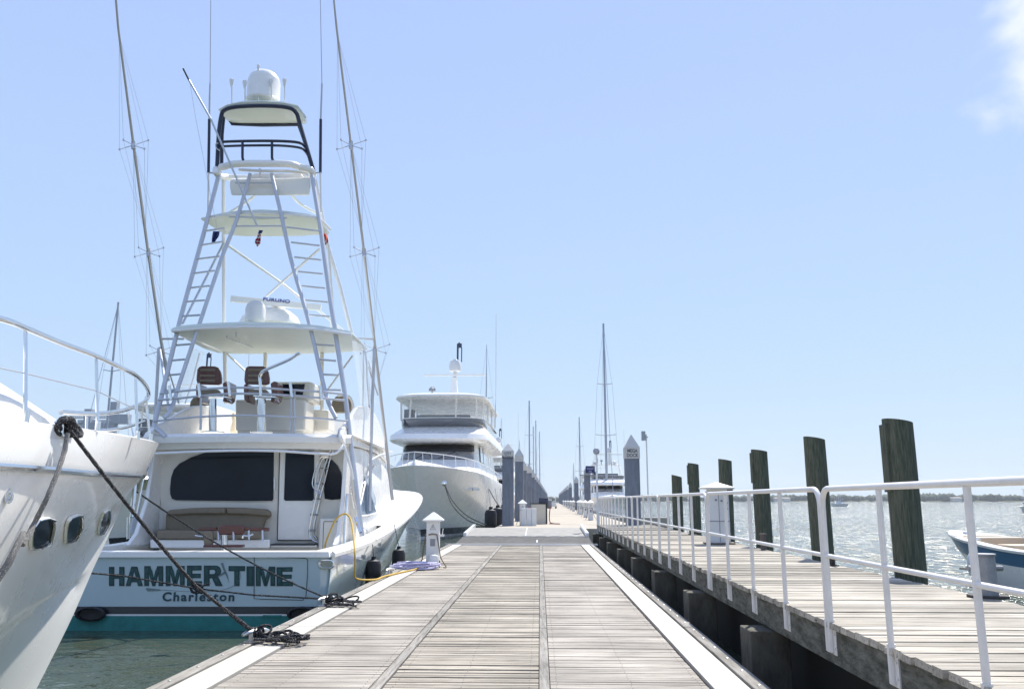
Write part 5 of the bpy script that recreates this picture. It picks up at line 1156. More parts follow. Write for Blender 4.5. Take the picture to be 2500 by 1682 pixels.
def person(c, label, top, legc, h=1.75, turn=0.0):
    me = bpy.data.meshes.new("person"); s = h / 1.75
    pts = {'pel': (0, 0, .95), 'ches': (0, .01, 1.28), 'neck': (0, 0, 1.48), 'head': (0, -.01, 1.62), 'top': (0, 0, 1.72), 'shl': (-.19, 0, 1.42), 'ell': (-.25, .03, 1.15), 'hal': (-.24, -.05, .88), 'shr': (.19, 0, 1.42), 'elr': (.26, .02, 1.15), 'har': (.24, -.06, .9),
           'hil': (-.09, 0, .9), 'knl': (-.11, -.05, .5), 'anl': (-.12, .05, .09), 'tol': (-.13, -.12, .04), 'hir': (.09, 0, .9), 'knr': (.12, .05, .5), 'anr': (.13, .15, .09), 'tor': (.13, -.02, .04)}
    rad = {'pel': .14, 'ches': .15, 'neck': .06, 'head': .10, 'top': .06, 'shl': .065, 'ell': .045, 'hal': .035, 'shr': .065, 'elr': .045, 'har': .035, 'hil': .09, 'knl': .065, 'anl': .045, 'tol': .035, 'hir': .09, 'knr': .065, 'anr': .045, 'tor': .035}
    K = list(pts); ed = [('pel', 'ches'), ('ches', 'neck'), ('neck', 'head'), ('head', 'top'), ('ches', 'shl'), ('shl', 'ell'), ('ell', 'hal'), ('ches', 'shr'), ('shr', 'elr'), ('elr', 'har'), ('pel', 'hil'), ('hil', 'knl'), ('knl', 'anl'), ('anl', 'tol'), ('pel', 'hir'), ('hir', 'knr'), ('knr', 'anr'), ('anr', 'tor')]
    me.from_pydata([tuple(x * s for x in pts[k]) for k in K], [(K.index(a), K.index(b_)) for a, b_ in ed], [])
    o = bpy.data.objects.new("person", me); COL.objects.link(o); sk = o.modifiers.new("skin", 'SKIN')
    for i, k in enumerate(K): me.skin_vertices[0].data[i].radius = (rad[k] * s, rad[k] * s); me.skin_vertices[0].data[i].use_root = (k == 'pel')
    o.modifiers.new("sub", 'SUBSURF').levels = 1
    dg = bpy.context.evaluated_depsgraph_get(); m2 = bpy.data.meshes.new_from_object(o.evaluated_get(dg)); bpy.data.objects.remove(o)
    m2.name = "person"; skin = mat("skin", (.45, .27, .19), .6)
    for m_ in (skin, top, legc, mat("dark_hair", (.03, .02, .015), .7)): m2.materials.append(m_)
    for p in m2.polygons:
        z = p.center.z / s; p.material_index = 3 if z > 1.66 or (z > 1.56 and p.center.y > .03) else 0 if z > 1.47 or (abs(p.center.x) > .2 * s and z < 1.2) else 1 if z > .93 else 2; p.use_smooth = True
    o = bpy.data.objects.new("person", m2); COL.objects.link(o); o.location = c; o.rotation_euler = (0, 0, turn); ORG[o.name] = Vector(c)
    return tag(o, label, "person")
person(E(-.1, 205, .332), "person in dark clothes standing far along the concrete dock, left of another", mat("navy_shirt", (.03, .035, .06), .8), mat("dark_trousers", (.03, .03, .04), .8), 1.8)
person(E(.9, 225, .332), "person in grey clothes far along the concrete dock, right of the darker one", mat("grey_shirt", (.25, .25, .28), .8), mat("grey_trousers", (.10, .10, .12), .8), 1.7, 2)
# lamp posts and the blue sign
def pole(X, Y, z0, z1, r, head, label):
    t = thing("lamp_post", label, "lamp post", V(X, Y, z0)); b = MB(); b.tube([V(X, Y, z0), V(X, Y, z1)], r, 10); b.build("post", aluw, t)
    b = MB()
    if head == 'ball': b.lathe([(0, -.04), (.12, 0), (.15, .1), (.15, .16), (.1, .24), (0, .27)], V(X, Y, z1 - .05), 16)
    else: b.boxf(X - .38, X - .08, Y - .15, Y + .15, z1 - .5, z1 + .25); b.tube([V(X - .1, Y, z1 - .2), V(X + .15, Y, z1 - .2)], .05, 8)
    b.build("lamp_head", mat("lamp_grey", (.42, .44, .48), .4, var=.2), t)
lp = at(1456, 1105, 37.5); pole(lp.x, 37.5, -2.0, lp.z, .045, 'ball', "slim post with a round grey head rising beside the ramp")
lp = at(1578, 1060, 66.6); pole(lp.x, 66.7, .29, lp.z, .06, 'box', "tall thin lamp post with a box head right of the MEGA DOCK pile")
sp_ = at(1441, 1146, 80.2); t = thing("blue_sign", "small dark blue sign with pale lines fixed beside a capped pile", "sign", sp_)
b = MB(); b.box(sp_, (.90, .06, .68)); b.build("sign_board", mat("sign_blue", (.02, .03, .13), .4), t)
b = MB()
for k, w_ in ((.15, .7), (.03, .6), (-.13, .3), (-.22, .35)): b.box(sp_ + V(0, -.036, k), (w_, .008, .035))
b.build("sign_lines", mat("sign_pale", (.45, .47, .6), .5), t)
b = MB(); b.bar(sp_ + V(-1.0, .1, -.55), sp_ + V(.75, .1, -.55), .08, .1); b.tube([sp_ + V(.2, .1, -.55), sp_ + V(.2, .05, -.3)], .03, 6); b.build("sign_bracket", greyp, t)
# ------------------------------------------------------------ yachts moored farther off
def ring(w_, vf, vb, z, bow=2.6, n=13):
    "outline of one level: rounded front (towards the camera), straight sides"
    out = []
    for i in range(n):
        a = math.pi * i / (n - 1); c_, s_ = math.cos(a), math.sin(a)
        out.append((math.copysign(abs(c_) ** .62, c_) * w_, vf + bow - bow * s_ ** .8, z))
    return out + [(-w_, vb, z), (w_, vb, z)]
def yacht(name, label, cat, fn, org, s=1.0, clearroof=True, group=None, tint=None):
    """bow-on motor yacht; local axes: u to the right, v away from the camera (0 at the stem), z above water; fn(u,v,z) -> world"""
    t = thing(name, label, cat, org, group); W_ = lambda p: fn(p[0] * s, p[1] * s, p[2] * s)
    hw = tint or gel
    def hc(c): return [V(b_, v, z) for v, b_, z in c]
    cs = [[(29, 3.35, 3.6), (16, 3.42, 3.7), (10, 3.35, 3.8), (6, 2.95, 3.95), (3, 2.1, 4.05), (1, .95, 4.12), (0, 0, 4.15)],
          [(29, 3.4, 3.2), (16, 3.46, 3.3), (10, 3.3, 3.35), (6.1, 2.8, 3.4), (3.3, 1.9, 3.5), (1.4, .8, 3.5), (.45, 0, 3.5)],
          [(29, 3.35, 2.0), (16, 3.3, 2.0), (10, 2.9, 2.05), (6.5, 2.15, 2.1), (4, 1.25, 2.15), (2.2, .45, 2.2), (1.5, 0, 2.2)],
          [(29, 3.2, .45), (16, 3.0, .45), (10.5, 2.2, .5), (7.2, 1.35, .52), (5, .65, .55), (3.4, .2, .55), (2.8, 0, .55)],
          [(29, 3.15, .1), (16, 2.95, .1), (10.6, 2.1, .1), (7.4, 1.25, .12), (5.2, .58, .12), (3.6, .16, .12), (3.0, 0, .12)],
          [(29, 2.6, -.8), (16, 2.2, -.8), (11, 1.4, -.8), (8, .7, -.8), (6, .3, -.8), (4.4, .1, -.8), (3.8, 0, -.8)]]
    b = MB()
    for sd_ in (1, -1):
        C = [cr(hc(c), 5) for c in cs]
        rows = [[W_((sd_ * p.x, p.y, p.z)) for p in c] for c in C]
        b.grid(rows, mats=[0, 0, 0, 1, 0, 0])
    b.build("hull", [hw, nav], t, ang=40)
    b = MB(); rr_ = cr(hc(cs[0]), 5)
    b.grid([[W_((p.x, p.y, p.z - .02)) for p in rr_], [W_((p.x * .5, p.y + .15, p.z + .25)) for p in rr_], [W_((0, p.y + .2, p.z + .35)) for p in rr_], [W_((-p.x * .5, p.y + .15, p.z + .25)) for p in rr_], [W_((-p.x, p.y, p.z - .02)) for p in rr_]]); b.build("foredeck", gel, t)
    def dk_(nm_, lv_, m, ang=35, bev=0):
        b = MB(); b.loft([[W_(p) for p in ring(*l)] for l in lv_]); return b.build(nm_, m, t, ang=ang)
    dk_("deckhouse", [(3.0, 5.5, 27, 3.7, 3.0), (2.75, 8.0, 26, 4.75, 2.2), (2.72, 8.7, 26, 4.9, 2.0), (2.6, 10.3, 26, 6.05, 1.8), (2.6, 10.4, 26, 6.2, 1.8)], gel)
    b = MB(); l0, l1 = ring(2.77, 8.72, 26, 4.92, 2.0, 17), ring(2.66, 10.16, 26, 5.95, 1.8, 17)
    for r in ((3, 13),): b.grid([[W_((p[0], p[1] - .06, p[2])) for p in l0[r[0]:r[1] + 1]], [W_((p[0], p[1] - .06, p[2])) for p in l1[r[0]:r[1] + 1]]])
    b.build("windshield", glassg, t, solid=.02)
    b = MB(); l2 = [(a[0] * .55 + c_[0] * .45, a[1] * .45 + c_[1] * .55 - .14, a[2] * .45 + c_[2] * .55) for a, c_ in zip(l0, l1)]
    b.grid([[W_(p) for p in l2[3:14]], [W_((p[0], p[1] - .16, p[2])) for p in l1[3:14]]]); b.build("sun_cover", blackm, t, solid=.02)
    for x0, x1, x2 in ((-1.3, -.5, -.25), (.2, 1.3, 1.6)):
        b = MB(); b.tube([W_((x0, 8.35, 4.95)), W_((x1, 8.7, 5.4))], .03, 5); b.tube([W_((x1 - .1, 8.5, 5.55)), W_((x2, 8.35, 5.0))], .02, 5); b.build("wiper", blackm, t)
    for k in (0, 1):
        for sd_ in (1, -1):
            b = MB(); v0 = 11.2 + k * 2.6; X_ = lambda v, z: sd_ * (2.78 - (z - 4.75) * .1 + .02)
            b.prism([W_((X_(v, z), v, z)) for v, z in ((v0, 4.85), (v0 + 2.2, 4.85), (v0 + 2.3, 5.95), (v0 + .5, 5.95))], W_((sd_ * .02, 0, 0)) - W_((0, 0, 0))); b.build("side_window", glassb, t, smooth=False)
    dk_("brow", [(2.7, 9.3, 27, 6.02, 1.9), (3.32, 8.3, 27.5, 6.12, 2.4), (3.42, 8.1, 28, 6.25, 2.5), (3.40, 8.3, 28, 6.6, 2.5), (3.12, 10.2, 28, 7.12, 2.4), (3.0, 10.7, 28, 7.27, 2.3), (2.9, 10.9, 28, 7.3, 2.2)], gel)
    b = MB(); a_, c_ = ring(2.98, 10.6, 24, 7.27, 2.3), ring(3.06, 10.3, 24, 7.85, 2.3); b.grid([[W_(p) for p in a_], [W_(p) for p in c_]], closed=True); b.build("flybridge_windscreen", glassg, t, solid=.02)
    b = MB(); b.tube([W_(p) for p in c_], .035 * s, 6, closed=True); b.build("windscreen_rail", gel, t)
    b = MB(); b.boxf(-1.9, 1.9, 12, 12.6, 7.35, 8.2, lambda x, y, z: W_((x, y, z))); b.boxf(-2.6, -2.0, 11, 12.0, 7.35, 8.5, lambda x, y, z: W_((x, y, z))); b.build("helm_seats", mat("dark_seat", (.06, .06, .08), .6), t)
    if clearroof:
        dk_("hard_top", [(2.9, 9.8, 23, 9.1, 2.4), (3.25, 9.0, 23.5, 9.2, 2.8), (3.25, 9.0, 23.5, 9.32, 2.8), (2.9, 9.6, 23, 9.47, 2.4), (1.6, 11, 21, 9.55, 2.0)], gel)
        for x, y, x1 in ((-2.1, 9.4, -2.0), (1.1, 9.3, 1.15), (2.55, 10.0, 2.55), (-2.9, 11.5, -2.9), (2.95, 11.5, 2.95), (2.98, 15, 2.98), (-2.98, 15, -2.98), (2.98, 19, 2.98), (-2.98, 19, -2.98)):
            b = MB(); b.bar(W_((x, max(y, 10.4), 7.85)), W_((x1, max(y, 10.4) - .2, 9.15)), .10 * s, .10 * s); b.build("top_post", gel, t)
        b = MB(); a_, c_ = ring(3.04, 10.35, 23, 7.87, 2.3), ring(3.0, 10.1, 23, 9.09, 2.4); b.grid([[W_(p) for p in a_], [W_(p) for p in c_]], closed=True); b.build("clear_curtain", clear, t)
        top = 9.55
    else:
        for sd_ in (1, -1):
            b = MB(); b.tube([W_((sd_ * 2.9, 15, 7.7)), W_((sd_ * 2.5, 16.5, 9.6)), W_((sd_ * 2.2, 16.8, 9.9))], .16 * s, 8); b.build("radar_arch_leg", gel, t)
        b = MB(); b.bar(W_((-2.6, 16.8, 9.9)), W_((2.6, 16.8, 9.9)), .9 * s, .18 * s); b.build("radar_arch", gel, t, bevel=.03); top = 9.95
        for x in (-2.0, 1.6): b = MB(); b.lathe([(.38 * s, 0), (.42 * s, .1 * s), (.38 * s, .5 * s), (.2 * s, .7 * s), (0, .74 * s)], W_((x, 16.8, 10.0)), 16); b.build("radome", whp, t)
    # mast
    mu = .55
    b = MB(); b.loft([[W_((mu + x * k, 14 + y * k * 1.4, z)) for x, y in ((-1, -1), (1, -1), (1, 1), (-1, 1))] for z, k in ((top - .1, .34), (top + .9, .22), (top + 1.6, .18))]); b.build("mast", gel, t, bevel=.02)
    b = MB(); b.bar(W_((mu - 2.2, 13.6, top + 1.75)), W_((mu + 2.3, 13.6, top + 1.75)), .16 * s, .12 * s); b.build("radar_array", gel, t)
    b = MB(); b.lathe([(.25 * s, 0), (.42 * s, .06 * s), (.45 * s, .2 * s), (.44 * s, .55 * s), (.34 * s, .82 * s), (.14 * s, .95 * s), (0, .97 * s)], W_((mu, 14.3, top + 2.1)), 22); b.tube([W_((mu, 14.3, top + 1.6)), W_((mu, 14.3, top + 2.2))], .16 * s, 10); b.build("satellite_dome", whp, t)
    b = MB(); b.tube([W_((mu + .15, 14.6, top + 3.0)), W_((mu + .15, 14.6, top + 4.3))], .07 * s, 8); b.tube([W_((mu + .45, 14.6, top + 2.9)), W_((mu + .45, 14.6, top + 4.0))], .04 * s, 6); b.lathe([(.16 * s, 0), (.16 * s, .3 * s), (.08 * s, .4 * s)], W_((mu + .3, 14.6, top + 4.0)), 10); b.build("mast_light", mat("navigation_blue", (.04, .06, .10), .5), t)
    for x, h_ in ((-2.0, .35), (-.95, .8)): b = MB(); b.lathe([(.25 * s, 0), (.25 * s, .15 * s), (.1 * s, .3 * s)], W_((x, 13, top + h_ - .3)), 10); b.tube([W_((x, 13, top - .1)), W_((x, 13, top + h_ - .25))], .05 * s, 6); b.build("roof_light", greyp, t)
    b = MB(); b.tube([W_((3.45, 16, 7.6)), W_((3.5, 16, 11)), W_((3.5, 16, 16.5))], [.05 * s, .035 * s, .015 * s], 6); b.build("whip_antenna", whp, t)
    # rails
    b = MB(); c0 = cr(hc([(v, max(b_ - .12, 0), z + .75) for v, b_, z in cs[0]]), 4)
    for sd_ in (1, -1):
        b.tube([W_((sd_ * p.x, p.y + .1, p.z)) for p in c0], .028 * s, 5)
        for p in c0[::2]: b.tube([W_((sd_ * p.x, p.y + .1, p.z)), W_((sd_ * (p.x + .05), p.y + .1, p.z - .75))], .02 * s, 4)
    b.build("deck_rail", aluw, t)
    b = MB()
    for k in range(3): c_ = W_((1.86 + k * .42, 4.55 + k * .95, 2.92)); b.bar(c_, c_ + (W_((.34, .7, 0)) - W_((0, 0, 0))), .09 * s, .17 * s)
    b.build("hawse_ports", whp, t)
    return t
def E0(u0, v0): return lambda u, v, z: E(u0 + u, v0 + v, z + WZ)
mg = yacht("bow_on_yacht", "large white yacht lying bow-on behind the fishing boat, with mast dome and black windshield cover", "yacht", E0(-7.7, 46), E(-7.7, 58, WZ), group="white yachts moored bow-on along the docks")
b = MB(); hp = at(1085, 1180, 47.6); b.lathe([(.14, 0), (.16, .05), (.1, .08), (.02, .08)], hp, 14, Matrix.Rotation(math.pi / 2, 3, 'X')); b.build("hawse_pipe", chrome, mg)
def ln(label, pts, r=.035, sag=0):
    b = MB(); P = [at(*p) for p in pts]; b.tube(cr(P, 6), r, 6); tag(b.build("mooring_line", rb_), label, "mooring line")
ln("upper black bow line of the large white yacht drooping to the concrete dock", [(1086, 1183, 47.4), (1105, 1222, 46), (1140, 1258, 44.5), (1187, 1281, 43.0)], .03)
ln("lower black bow line of the large white yacht drooping to the concrete dock", [(1086, 1184, 47.4), (1104, 1232, 46), (1140, 1268, 44.5), (1183, 1284, 42.5)], .03)
ln("black spring line from the large white yacht's side down to the dock", [(1194, 1194, 50), (1212, 1226, 48), (1235, 1254, 45)], .03)
for i, (x, y, Yp) in enumerate(((1198, 1273, 44.5), (1215, 1268, 46.0), (1228, 1266, 47.5))):
    c_ = at(x, y, Yp); fender(c_, c_ + V(-.15, .3, 1.7), f"{('first', 'second', 'third')[i]} from the left of three big black fenders between the large yacht and the dock", 2.1, "big black fenders of the large white yacht")
yacht("bow_on_yacht", "second white yacht astern of the large bow-on one, seen just left of the capped piles", "yacht", lambda u, v, z: E(-6.2 + u, 80 + v, z + WZ), E(-6.2, 92, WZ), s=.72, group="white yachts moored bow-on along the docks")
yacht("bow_on_yacht", "white yacht with radar arch between the blue sign and the MEGA DOCK pile", "yacht", lambda u, v, z: E(6.4 + u, 88 + v, z + WZ), E(6.4, 96, WZ), s=.64, clearroof=False, group="white yachts moored bow-on along the docks")
yacht("bow_on_yacht", "small distant white yacht right of the concrete dock beyond the blue sign", "yacht", lambda u, v, z: E(7.0 + u, 128 + v, z + WZ), E(7, 138, WZ), s=.66, group="white yachts moored bow-on along the docks")
yacht("bow_on_yacht", "white yacht glimpsed between the left bow and the fishing boat's cabin", "yacht", lambda u, v, z: V(-19.3 + u * .98, 38 + v, z + WZ), V(-19.3, 48, WZ), s=.8, group="white yachts moored bow-on along the docks")
# sailing boats: hull, cabin, mast with spreaders and stays
def sailboat(c, H, label, grp="sailing boats with tall bare masts", r=.11):
    c = Vector(c); t = thing("sailing_boat", label, "sailing boat", c, grp); L_ = H * .62
    b = MB(); rows = []
    for z, f_, k in ((1.25, 1, 0), (.7, .97, .2), (.05, .85, .7), (-.7, .4, 1.6)):
        rows.append([c + V(x * f_ * L_ * .14, y * (L_ / 2) + (k if y < -.8 else 0), z - 0) for x, y in [(0, -1), (.5, -.72), (.85, -.35), (1, .1), (.9, .6), (.7, 1), (-.7, 1), (-.9, .6), (-1, .1), (-.85, -.35), (-.5, -.72)]])
    b.loft(rows); b.build("hull", gel, t, ang=50)
    b = MB(); b.loft([[c + V(x * L_ * .08 * k, y * L_ * .2, z) for x, y in ((-1, -1), (1, -1), (1, 1), (-1, 1))] for z, k in ((1.26, 1), (1.65, .8))]); b.build("cabin", gel, t, bevel=.03)
    b = MB(); b.tube([c + V(0, -L_ * .05, 1.6), c + V(0, -L_ * .05, H)], [r, r * .75], 8); b.build("mast", mat("mast_alloy", (.42, .45, .50), .4, metal=.3), t)
    for k in (.42, .68):
        b = MB(); z = H * k; w_ = H * .055 * (1.4 - k); b.tube([c + V(-w_, -L_ * .05, z + .15), c + V(0, -L_ * .05, z), c + V(w_, -L_ * .05, z + .15)], .05, 6); b.build("spreader", whp, t)
    b = MB()
    for s_ in (-1, 1):
        w_ = H * .055 * .98; b.tube([c + V(s_ * L_ * .12, -L_ * .05, 1.3), c + V(s_ * w_, -L_ * .05, H * .42), c + V(s_ * w_ * .72, -L_ * .05, H * .68), c + V(0, -L_ * .05, H - .3)], .014, 4)
    b.tube([c + V(0, -L_ * .5, 1.3), c + V(0, -L_ * .05, H - .2)], .03, 4); b.tube([c + V(0, L_ * .5, 1.3), c + V(0, -L_ * .05, H - .1)], .014, 4); b.build("stays", wire, t)
    b = MB(); b.tube([c + V(0, -L_ * .05, 2.6), c + V(0, L_ * .36, 2.7)], .16, 8); b.build("boom", mat("sail_cover_blue", (.05, .07, .14), .7), t)
    return t
def sb(px_, py_, Y, label, r=.11):
    p = at(px_, py_, Y); sailboat((p.x, Y + (p.z - WZ) * .031, WZ), p.z - WZ, label, r=r)
sb(1473, 790, 94, "sailing boat with the tallest mast, just left of the MEGA DOCK pile", .15)
sb(1414, 1018, 175, "distant sailing boat whose mast stands between the dock and the blue sign", .13)
sb(1292, 978, 175, "distant sailing boat whose mast rises highest behind the left row of capped piles", .17)
sb(1302, 1041, 235, "distant sailing boat, left one of a close pair of masts behind the left piles", .13); sb(1308, 1026, 262, "distant sailing boat, right one of a close pair of masts behind the left piles", .17)
sb(1317, 1053, 330, "farthest sailing boat mast nearest the end of the left pile row", .17)
sb(289, 738, 75, "sailing boat whose mast shows behind the left yacht's bow rail", .12)
sb(1188, 842, 120, "sailing boat with a hair-thin mast rising right of the large bow-on yacht", .05); sb(1224, 1020, 200, "distant sailing boat with a thin mast left of the nearest capped pile", .05)
sb(1268, 1075, 190, "distant sailing boat whose mast stands just right of the nearest capped pile", .07); sb(1400, 1130, 230, "small distant sailing boat with its mast left of the farther right piles", .08)
# small boats out on the river
def launch(c, s, rz, label, tower=True):
    c = Vector(c); t = thing("motor_launch", label, "motor boat", c, "small motor boats out on the river"); R = Matrix.Rotation(rz, 3, 'Z'); W_ = lambda x, y, z: c + R @ V(x * s, y * s, z * s)
    b = MB(); b.loft([[W_(x * f_, y + (k if y < -2.5 else 0), z) for x, y in [(0, -4), (.8, -2.6), (1.3, -1), (1.35, 3.4), (-1.35, 3.4), (-1.3, -1), (-.8, -2.6)]] for z, f_, k in ((1.2, 1, 0), (.55, .95, .3), (-.3, .7, 1.0))]); b.build("hull", gel, t, ang=50)
    b = MB(); b.loft([[W_(x * k, y * k + .3, z) for x, y in ((-.8, -1.2), (.8, -1.2), (.8, 1.4), (-.8, 1.4))] for z, k in ((1.2, 1), (2.3, .8))]); b.build("cabin", whp, t, ang=40)
    b = MB(); b.boxf(-.62, .62, -.78, -.66, 1.65, 2.15, lambda x, y, z: W_(x, y, z)); b.build("cabin_window", glass, t)
    if tower:
        b = MB()
        for x in (-.8, .8):
            for y in (-.8, 1.3): b.tube([W_(x, y, 1.3), W_(x * .55, y * .6, 4.9)], .05 * s, 5)
        b.build("tower_frame", alu, t); b = MB(); b.boxf(-.75, .75, -.8, 1.1, 4.9, 5.0, lambda x, y, z: W_(x, y, z)); b.boxf(-.95, .95, -1.0, 1.5, 3.0, 3.08, lambda x, y, z: W_(x, y, z)); b.build("tower_top", whp, t)
p = at(2052, 1236, z=WZ); launch((p.x, p.y, WZ), .95, .6, "small white fishing launch with a tower out on the river")
p = at(2512, 1249, z=WZ); launch((p.x, p.y, WZ), .9, -.9, "white launch half cut off by the photo's right edge")
p = at(2022, 1224, z=-.3); launch((p.x * 2, p.y * 2, WZ), .9, 1.2, "tiny dark-looking launch near the far shore, left of the white one", False)
# blue and white open boat at the right edge
bo = at(2322, 1302, 25.0); bx = Vector((bo.x, 25.0, WZ)); Rb = Matrix.Rotation(-1.49, 3, 'Z')
t = thing("open_motorboat", "white open motorboat with blue side band and tan seats at the photo's right edge", "motor boat", bx + V(.3, -3, 0))
def W2(x, y, z): return bx + Rb @ V(x, y, 0) + V(0, 0, z)      # x aft from the stem, y across, z above water
lv2 = [[(0, 0, 1.30), (.5, .36, 1.27), (1.2, .72, 1.20), (2.4, 1.02, 1.10), (4, 1.12, .98), (6.2, 1.08, .92)], [(.08, 0, 1.16), (.55, .33, 1.10), (1.25, .69, 1.03), (2.4, .99, .93), (4, 1.1, .85), (6.2, 1.06, .80)],
       [(.22, 0, .93), (.7, .28, .88), (1.35, .62, .80), (2.5, .94, .70), (4, 1.06, .62), (6.2, 1.04, .58)], [(1.0, 0, .12), (1.35, .12, .08), (1.9, .38, .04), (2.8, .72, 0), (4, .9, -.02), (6.2, .92, -.03)], [(1.3, 0, -.2), (1.6, .04, -.3), (2.1, .1, -.35), (2.9, .15, -.4), (4, .2, -.4), (6.2, .2, -.4)]]
b = MB()
for sd_ in (1, -1):
    C = [cr([V(*p) for p in l], 5) for l in lv2]; b.grid([[W2(p.x, sd_ * p.y, p.z) for p in c] for c in C], mats=[1, 1, 0, 0, 0])
b.f([b.v(W2(x, y, z)) for x, y, z in ((6.2, 1.08, .98), (6.2, -1.08, .98), (6.2, -.92, -.03), (6.2, .92, -.03))]); b.build("hull", [gel, mat("band_blue", (.03, .13, .25), .3, coat=.3)], t, ang=35)
b = MB()
for sd_ in (1, -1):
    C = cr([V(*p) for p in lv2[0]], 5); b.grid([[W2(p.x - .02, sd_ * (p.y + .03), p.z - .03) for p in C], [W2(p.x - .02, sd_ * (p.y + .03), p.z + .03) for p in C], [W2(p.x + .05, sd_ * max(p.y - .2, 0), p.z + .05) for p in C], [W2(p.x + .05, sd_ * max(p.y - .2, 0), p.z - .08) for p in C]])
C = cr([V(*p) for p in lv2[0]], 5)[:12]; b.grid([[W2(p.x, k * p.y, p.z + .05) for p in C] for k in (-1, -.5, 0, .5, 1)]); b.build("gunwale", gelw, t)
b = MB(); b.boxf(1.6, 6.0, -.88, .88, .35, .40, W2); b.boxf(1.45, 2.2, -.75, .75, .9, 1.22, W2); b.boxf(3.2, 3.9, -.8, .8, .6, 1.1, W2); b.build("seats", mat("tan_seats", (.62, .50, .36), .6), t, bevel=.02)
b = MB(); q = W2(2.65, -1.16, .62); b.lathe([(0, -.38), (.10, -.34), (.125, -.2), (.12, .1), (.07, .2), (.03, .28), (0, .3)], q, 14); tag(b.build("fender", whp), "pale fender hanging on the blue and white open boat", "fender")
b = MB(); b.tube([q + V(0, 0, .28), W2(2.65, -1.0, 1.15)], .012, 5); b.tube([W2(.9, -.2, 1.3), W2(1.1, -.2, 1.3)], .03, 6); b.tube([W2(2.55, -.98, 1.2), W2(2.8, -.98, 1.2)], .03, 6); b.build("deck_fittings", chrome, t)
# ------------------------------------------------------------ far shore with its woods, cranes
b = MB(); R = random.Random(3); sh = []
for i in range(81):
    x = -3000 + i * 75; y = 1560 + 120 * math.sin(i * .21) + 60 * math.sin(i * .57); sh.append((x, y))
b.grid([[V(x, y, WZ - 1) for x, y in sh], [V(x, y + 6, .6) for x, y in sh], [V(x, y + 60, 3) for x, y in sh], [V(x, y + 700, 8) for x, y in sh]])
o = b.build("far_shore", mat("marsh_ground", (.10, .11, .06), .9, var=.3, vs=.02)); struct(o)
b = MB(); me_ = bmesh.new(); bmesh.ops.create_icosphere(me_, subdivisions=1, radius=1); iv = [v.co.copy() for v in me_.verts]; iF = [[v.index for v in f.verts] for f in me_.faces]; me_.free()
def blob(c, rx_, rz__, R):
    vs = [b.v(c + V(p.x * rx_ * R.uniform(.75, 1.15), p.y * rx_ * R.uniform(.75, 1.15), p.z * rz__ * R.uniform(.75, 1.15))) for p in iv]
    for f in iF: b.f([vs[i] for i in f])
for i in range(2600):
    x = R.uniform(-1900, 2200); k = (x + 3000) / 75; j = int(k); y = sh[j][1] + (sh[j + 1][1] - sh[j][1]) * (k - j) + R.uniform(8, 90)
    hgt = 8.5 + 4.5 * mnoise.noise(V(x * .006, 2, 0)) + 2.5 * mnoise.noise(V(x * .03, 5, 0)) + R.uniform(-1, 2.0)
    if x > 300: hgt += 1.5
    blob(V(x, y, max(hgt, 3) * .5), R.uniform(5, 11), max(hgt, 3) * .62, R)
o = b.build("far_woods", mat("distant_foliage", (.055, .075, .04), .9, var=.4, vs=.05), weld=0, ang=60); struct(o, 'stuff')
hm = mat("house_wall", (.7, .68, .62), .6); hr = mat("house_roof", (.25, .22, .2), .7)
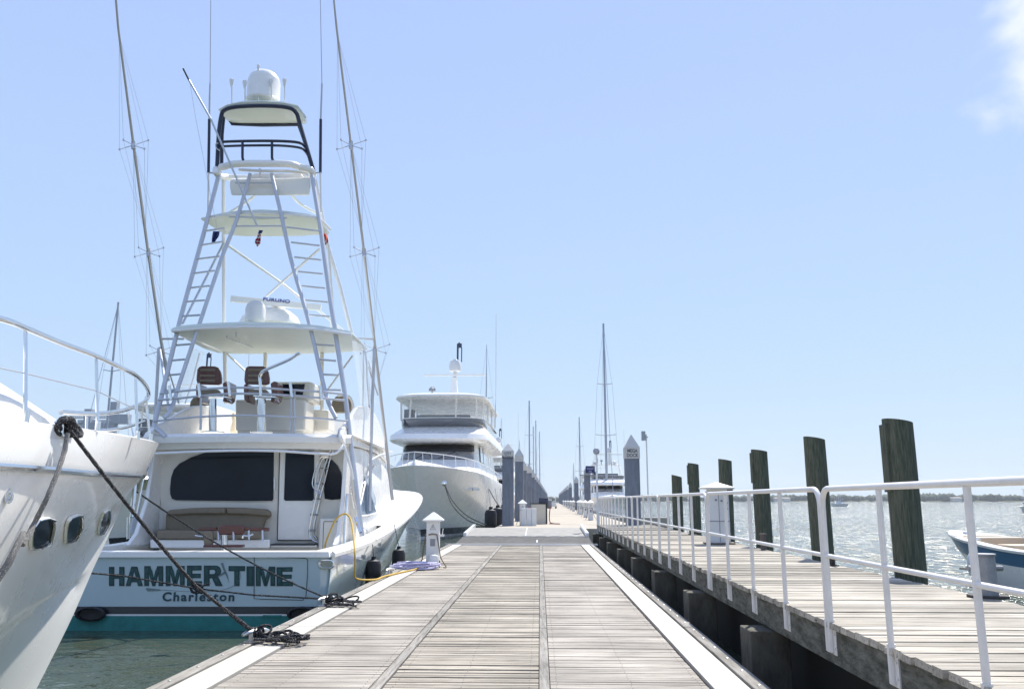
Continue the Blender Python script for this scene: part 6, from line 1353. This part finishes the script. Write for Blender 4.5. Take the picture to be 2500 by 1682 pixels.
for i, (px_, w_) in enumerate(((1915, 18), (1932, 12), (2258, 16), (1700, 14), (2440, 12))):
    p = at(px_, 1220, 1545); c = V(p.x, 1525 + 20 * math.sin(i), 1.2); k = (c.x + 3000) / 75; j = int(k); c.y = sh[j][1] + (sh[j + 1][1] - sh[j][1]) * (k - j) + 2
    t = thing("waterfront_house", ["white waterfront house on the far shore, the wider of two side by side", "white waterfront house on the far shore, the narrower of two side by side", "white waterfront house on the far shore behind the thickest timber pile", "white waterfront house on the far shore near the twin timber piles", "white waterfront house on the far shore nearest the right edge"][i], "house", c)
    b = MB(); b.boxf(c.x - w_ / 2, c.x + w_ / 2, c.y - 4, c.y + 6, c.z - 1, c.z + 4.5); b.build("wall", hm, t, smooth=False)
    b = MB(); b.prism([V(c.x - w_ / 2 - 1, c.y - 5, c.z + 4.52), V(c.x + w_ / 2 + 1, c.y - 5, c.z + 4.52), V(c.x + w_ / 2 - 2, c.y - 1, c.z + 7), V(c.x - w_ / 2 + 2, c.y - 1, c.z + 7)], (0, 10, 0)); b.build("roof", hr, t, smooth=False)
def crane(px0, px1, pyb, pxt, Y, label):
    p0 = at(px0, pyb, Y); p1 = at(px1, pyb, Y); pt = at(pxt, pyb, Y); t = thing("harbour_crane", label, "crane", V(pt.x, Y, WZ), "harbour cranes beyond the left yacht"); cm = mat("crane_grey", (.32, .35, .40), .6)
    b = MB(); n = 22; h_ = 4.5
    for k in range(n):
        a = p0.lerp(p1, k / n); c_ = p0.lerp(p1, (k + 1) / n); b.tube([a, c_], .45, 4); b.tube([a + V(0, 0, h_), c_ + V(0, 0, h_)], .45, 4); b.tube([a, (a + c_) / 2 + V(0, 0, h_)], .3, 4); b.tube([(a + c_) / 2 + V(0, 0, h_), c_], .3, 4)
    b.build("boom", cm, t)
    b = MB(); b.loft([[V(pt.x + x * 2.4, Y + y * 2.4, z) for x, y in ((-1, -1), (1, -1), (1, 1), (-1, 1))] for z in (WZ, pt.z + 12)]); b.build("tower", cm, t, smooth=False)
    b = MB(); b.box((pt.x + 5, Y, pt.z - 1), (14, 6, 7)); b.build("machine_house", cm, t, smooth=False)
crane(170, 275, 1020, 278, 620, "far grey lattice crane boom, upper one seen through the left yacht's rail")
crane(188, 268, 1042, 215, 560, "far grey lattice crane boom, lower one seen through the left yacht's rail")
# ------------------------------------------------------------ haze
hb = MB(); hb.boxf(-3600, 3600, -3600, 3600, WZ - 1, 95); ho = hb.build("haze", [], org=(0, 0, 0), smooth=False)
hm_ = bpy.data.materials.new("haze_air"); hm_.use_nodes = True; N = hm_.node_tree
for nd in list(N.nodes):
    if nd.type != 'OUTPUT_MATERIAL': N.nodes.remove(nd)
vo = N.nodes.new("ShaderNodeVolumePrincipled"); vo.inputs['Density'].default_value = .00014; vo.inputs['Color'].default_value = (.86, .92, 1, 1); vo.inputs['Anisotropy'].default_value = .3
N.links.new(vo.outputs[0], [n for n in N.nodes if n.type == 'OUTPUT_MATERIAL'][0].inputs['Volume']); ho.data.materials.append(hm_); ho['kind'] = 'stuff'
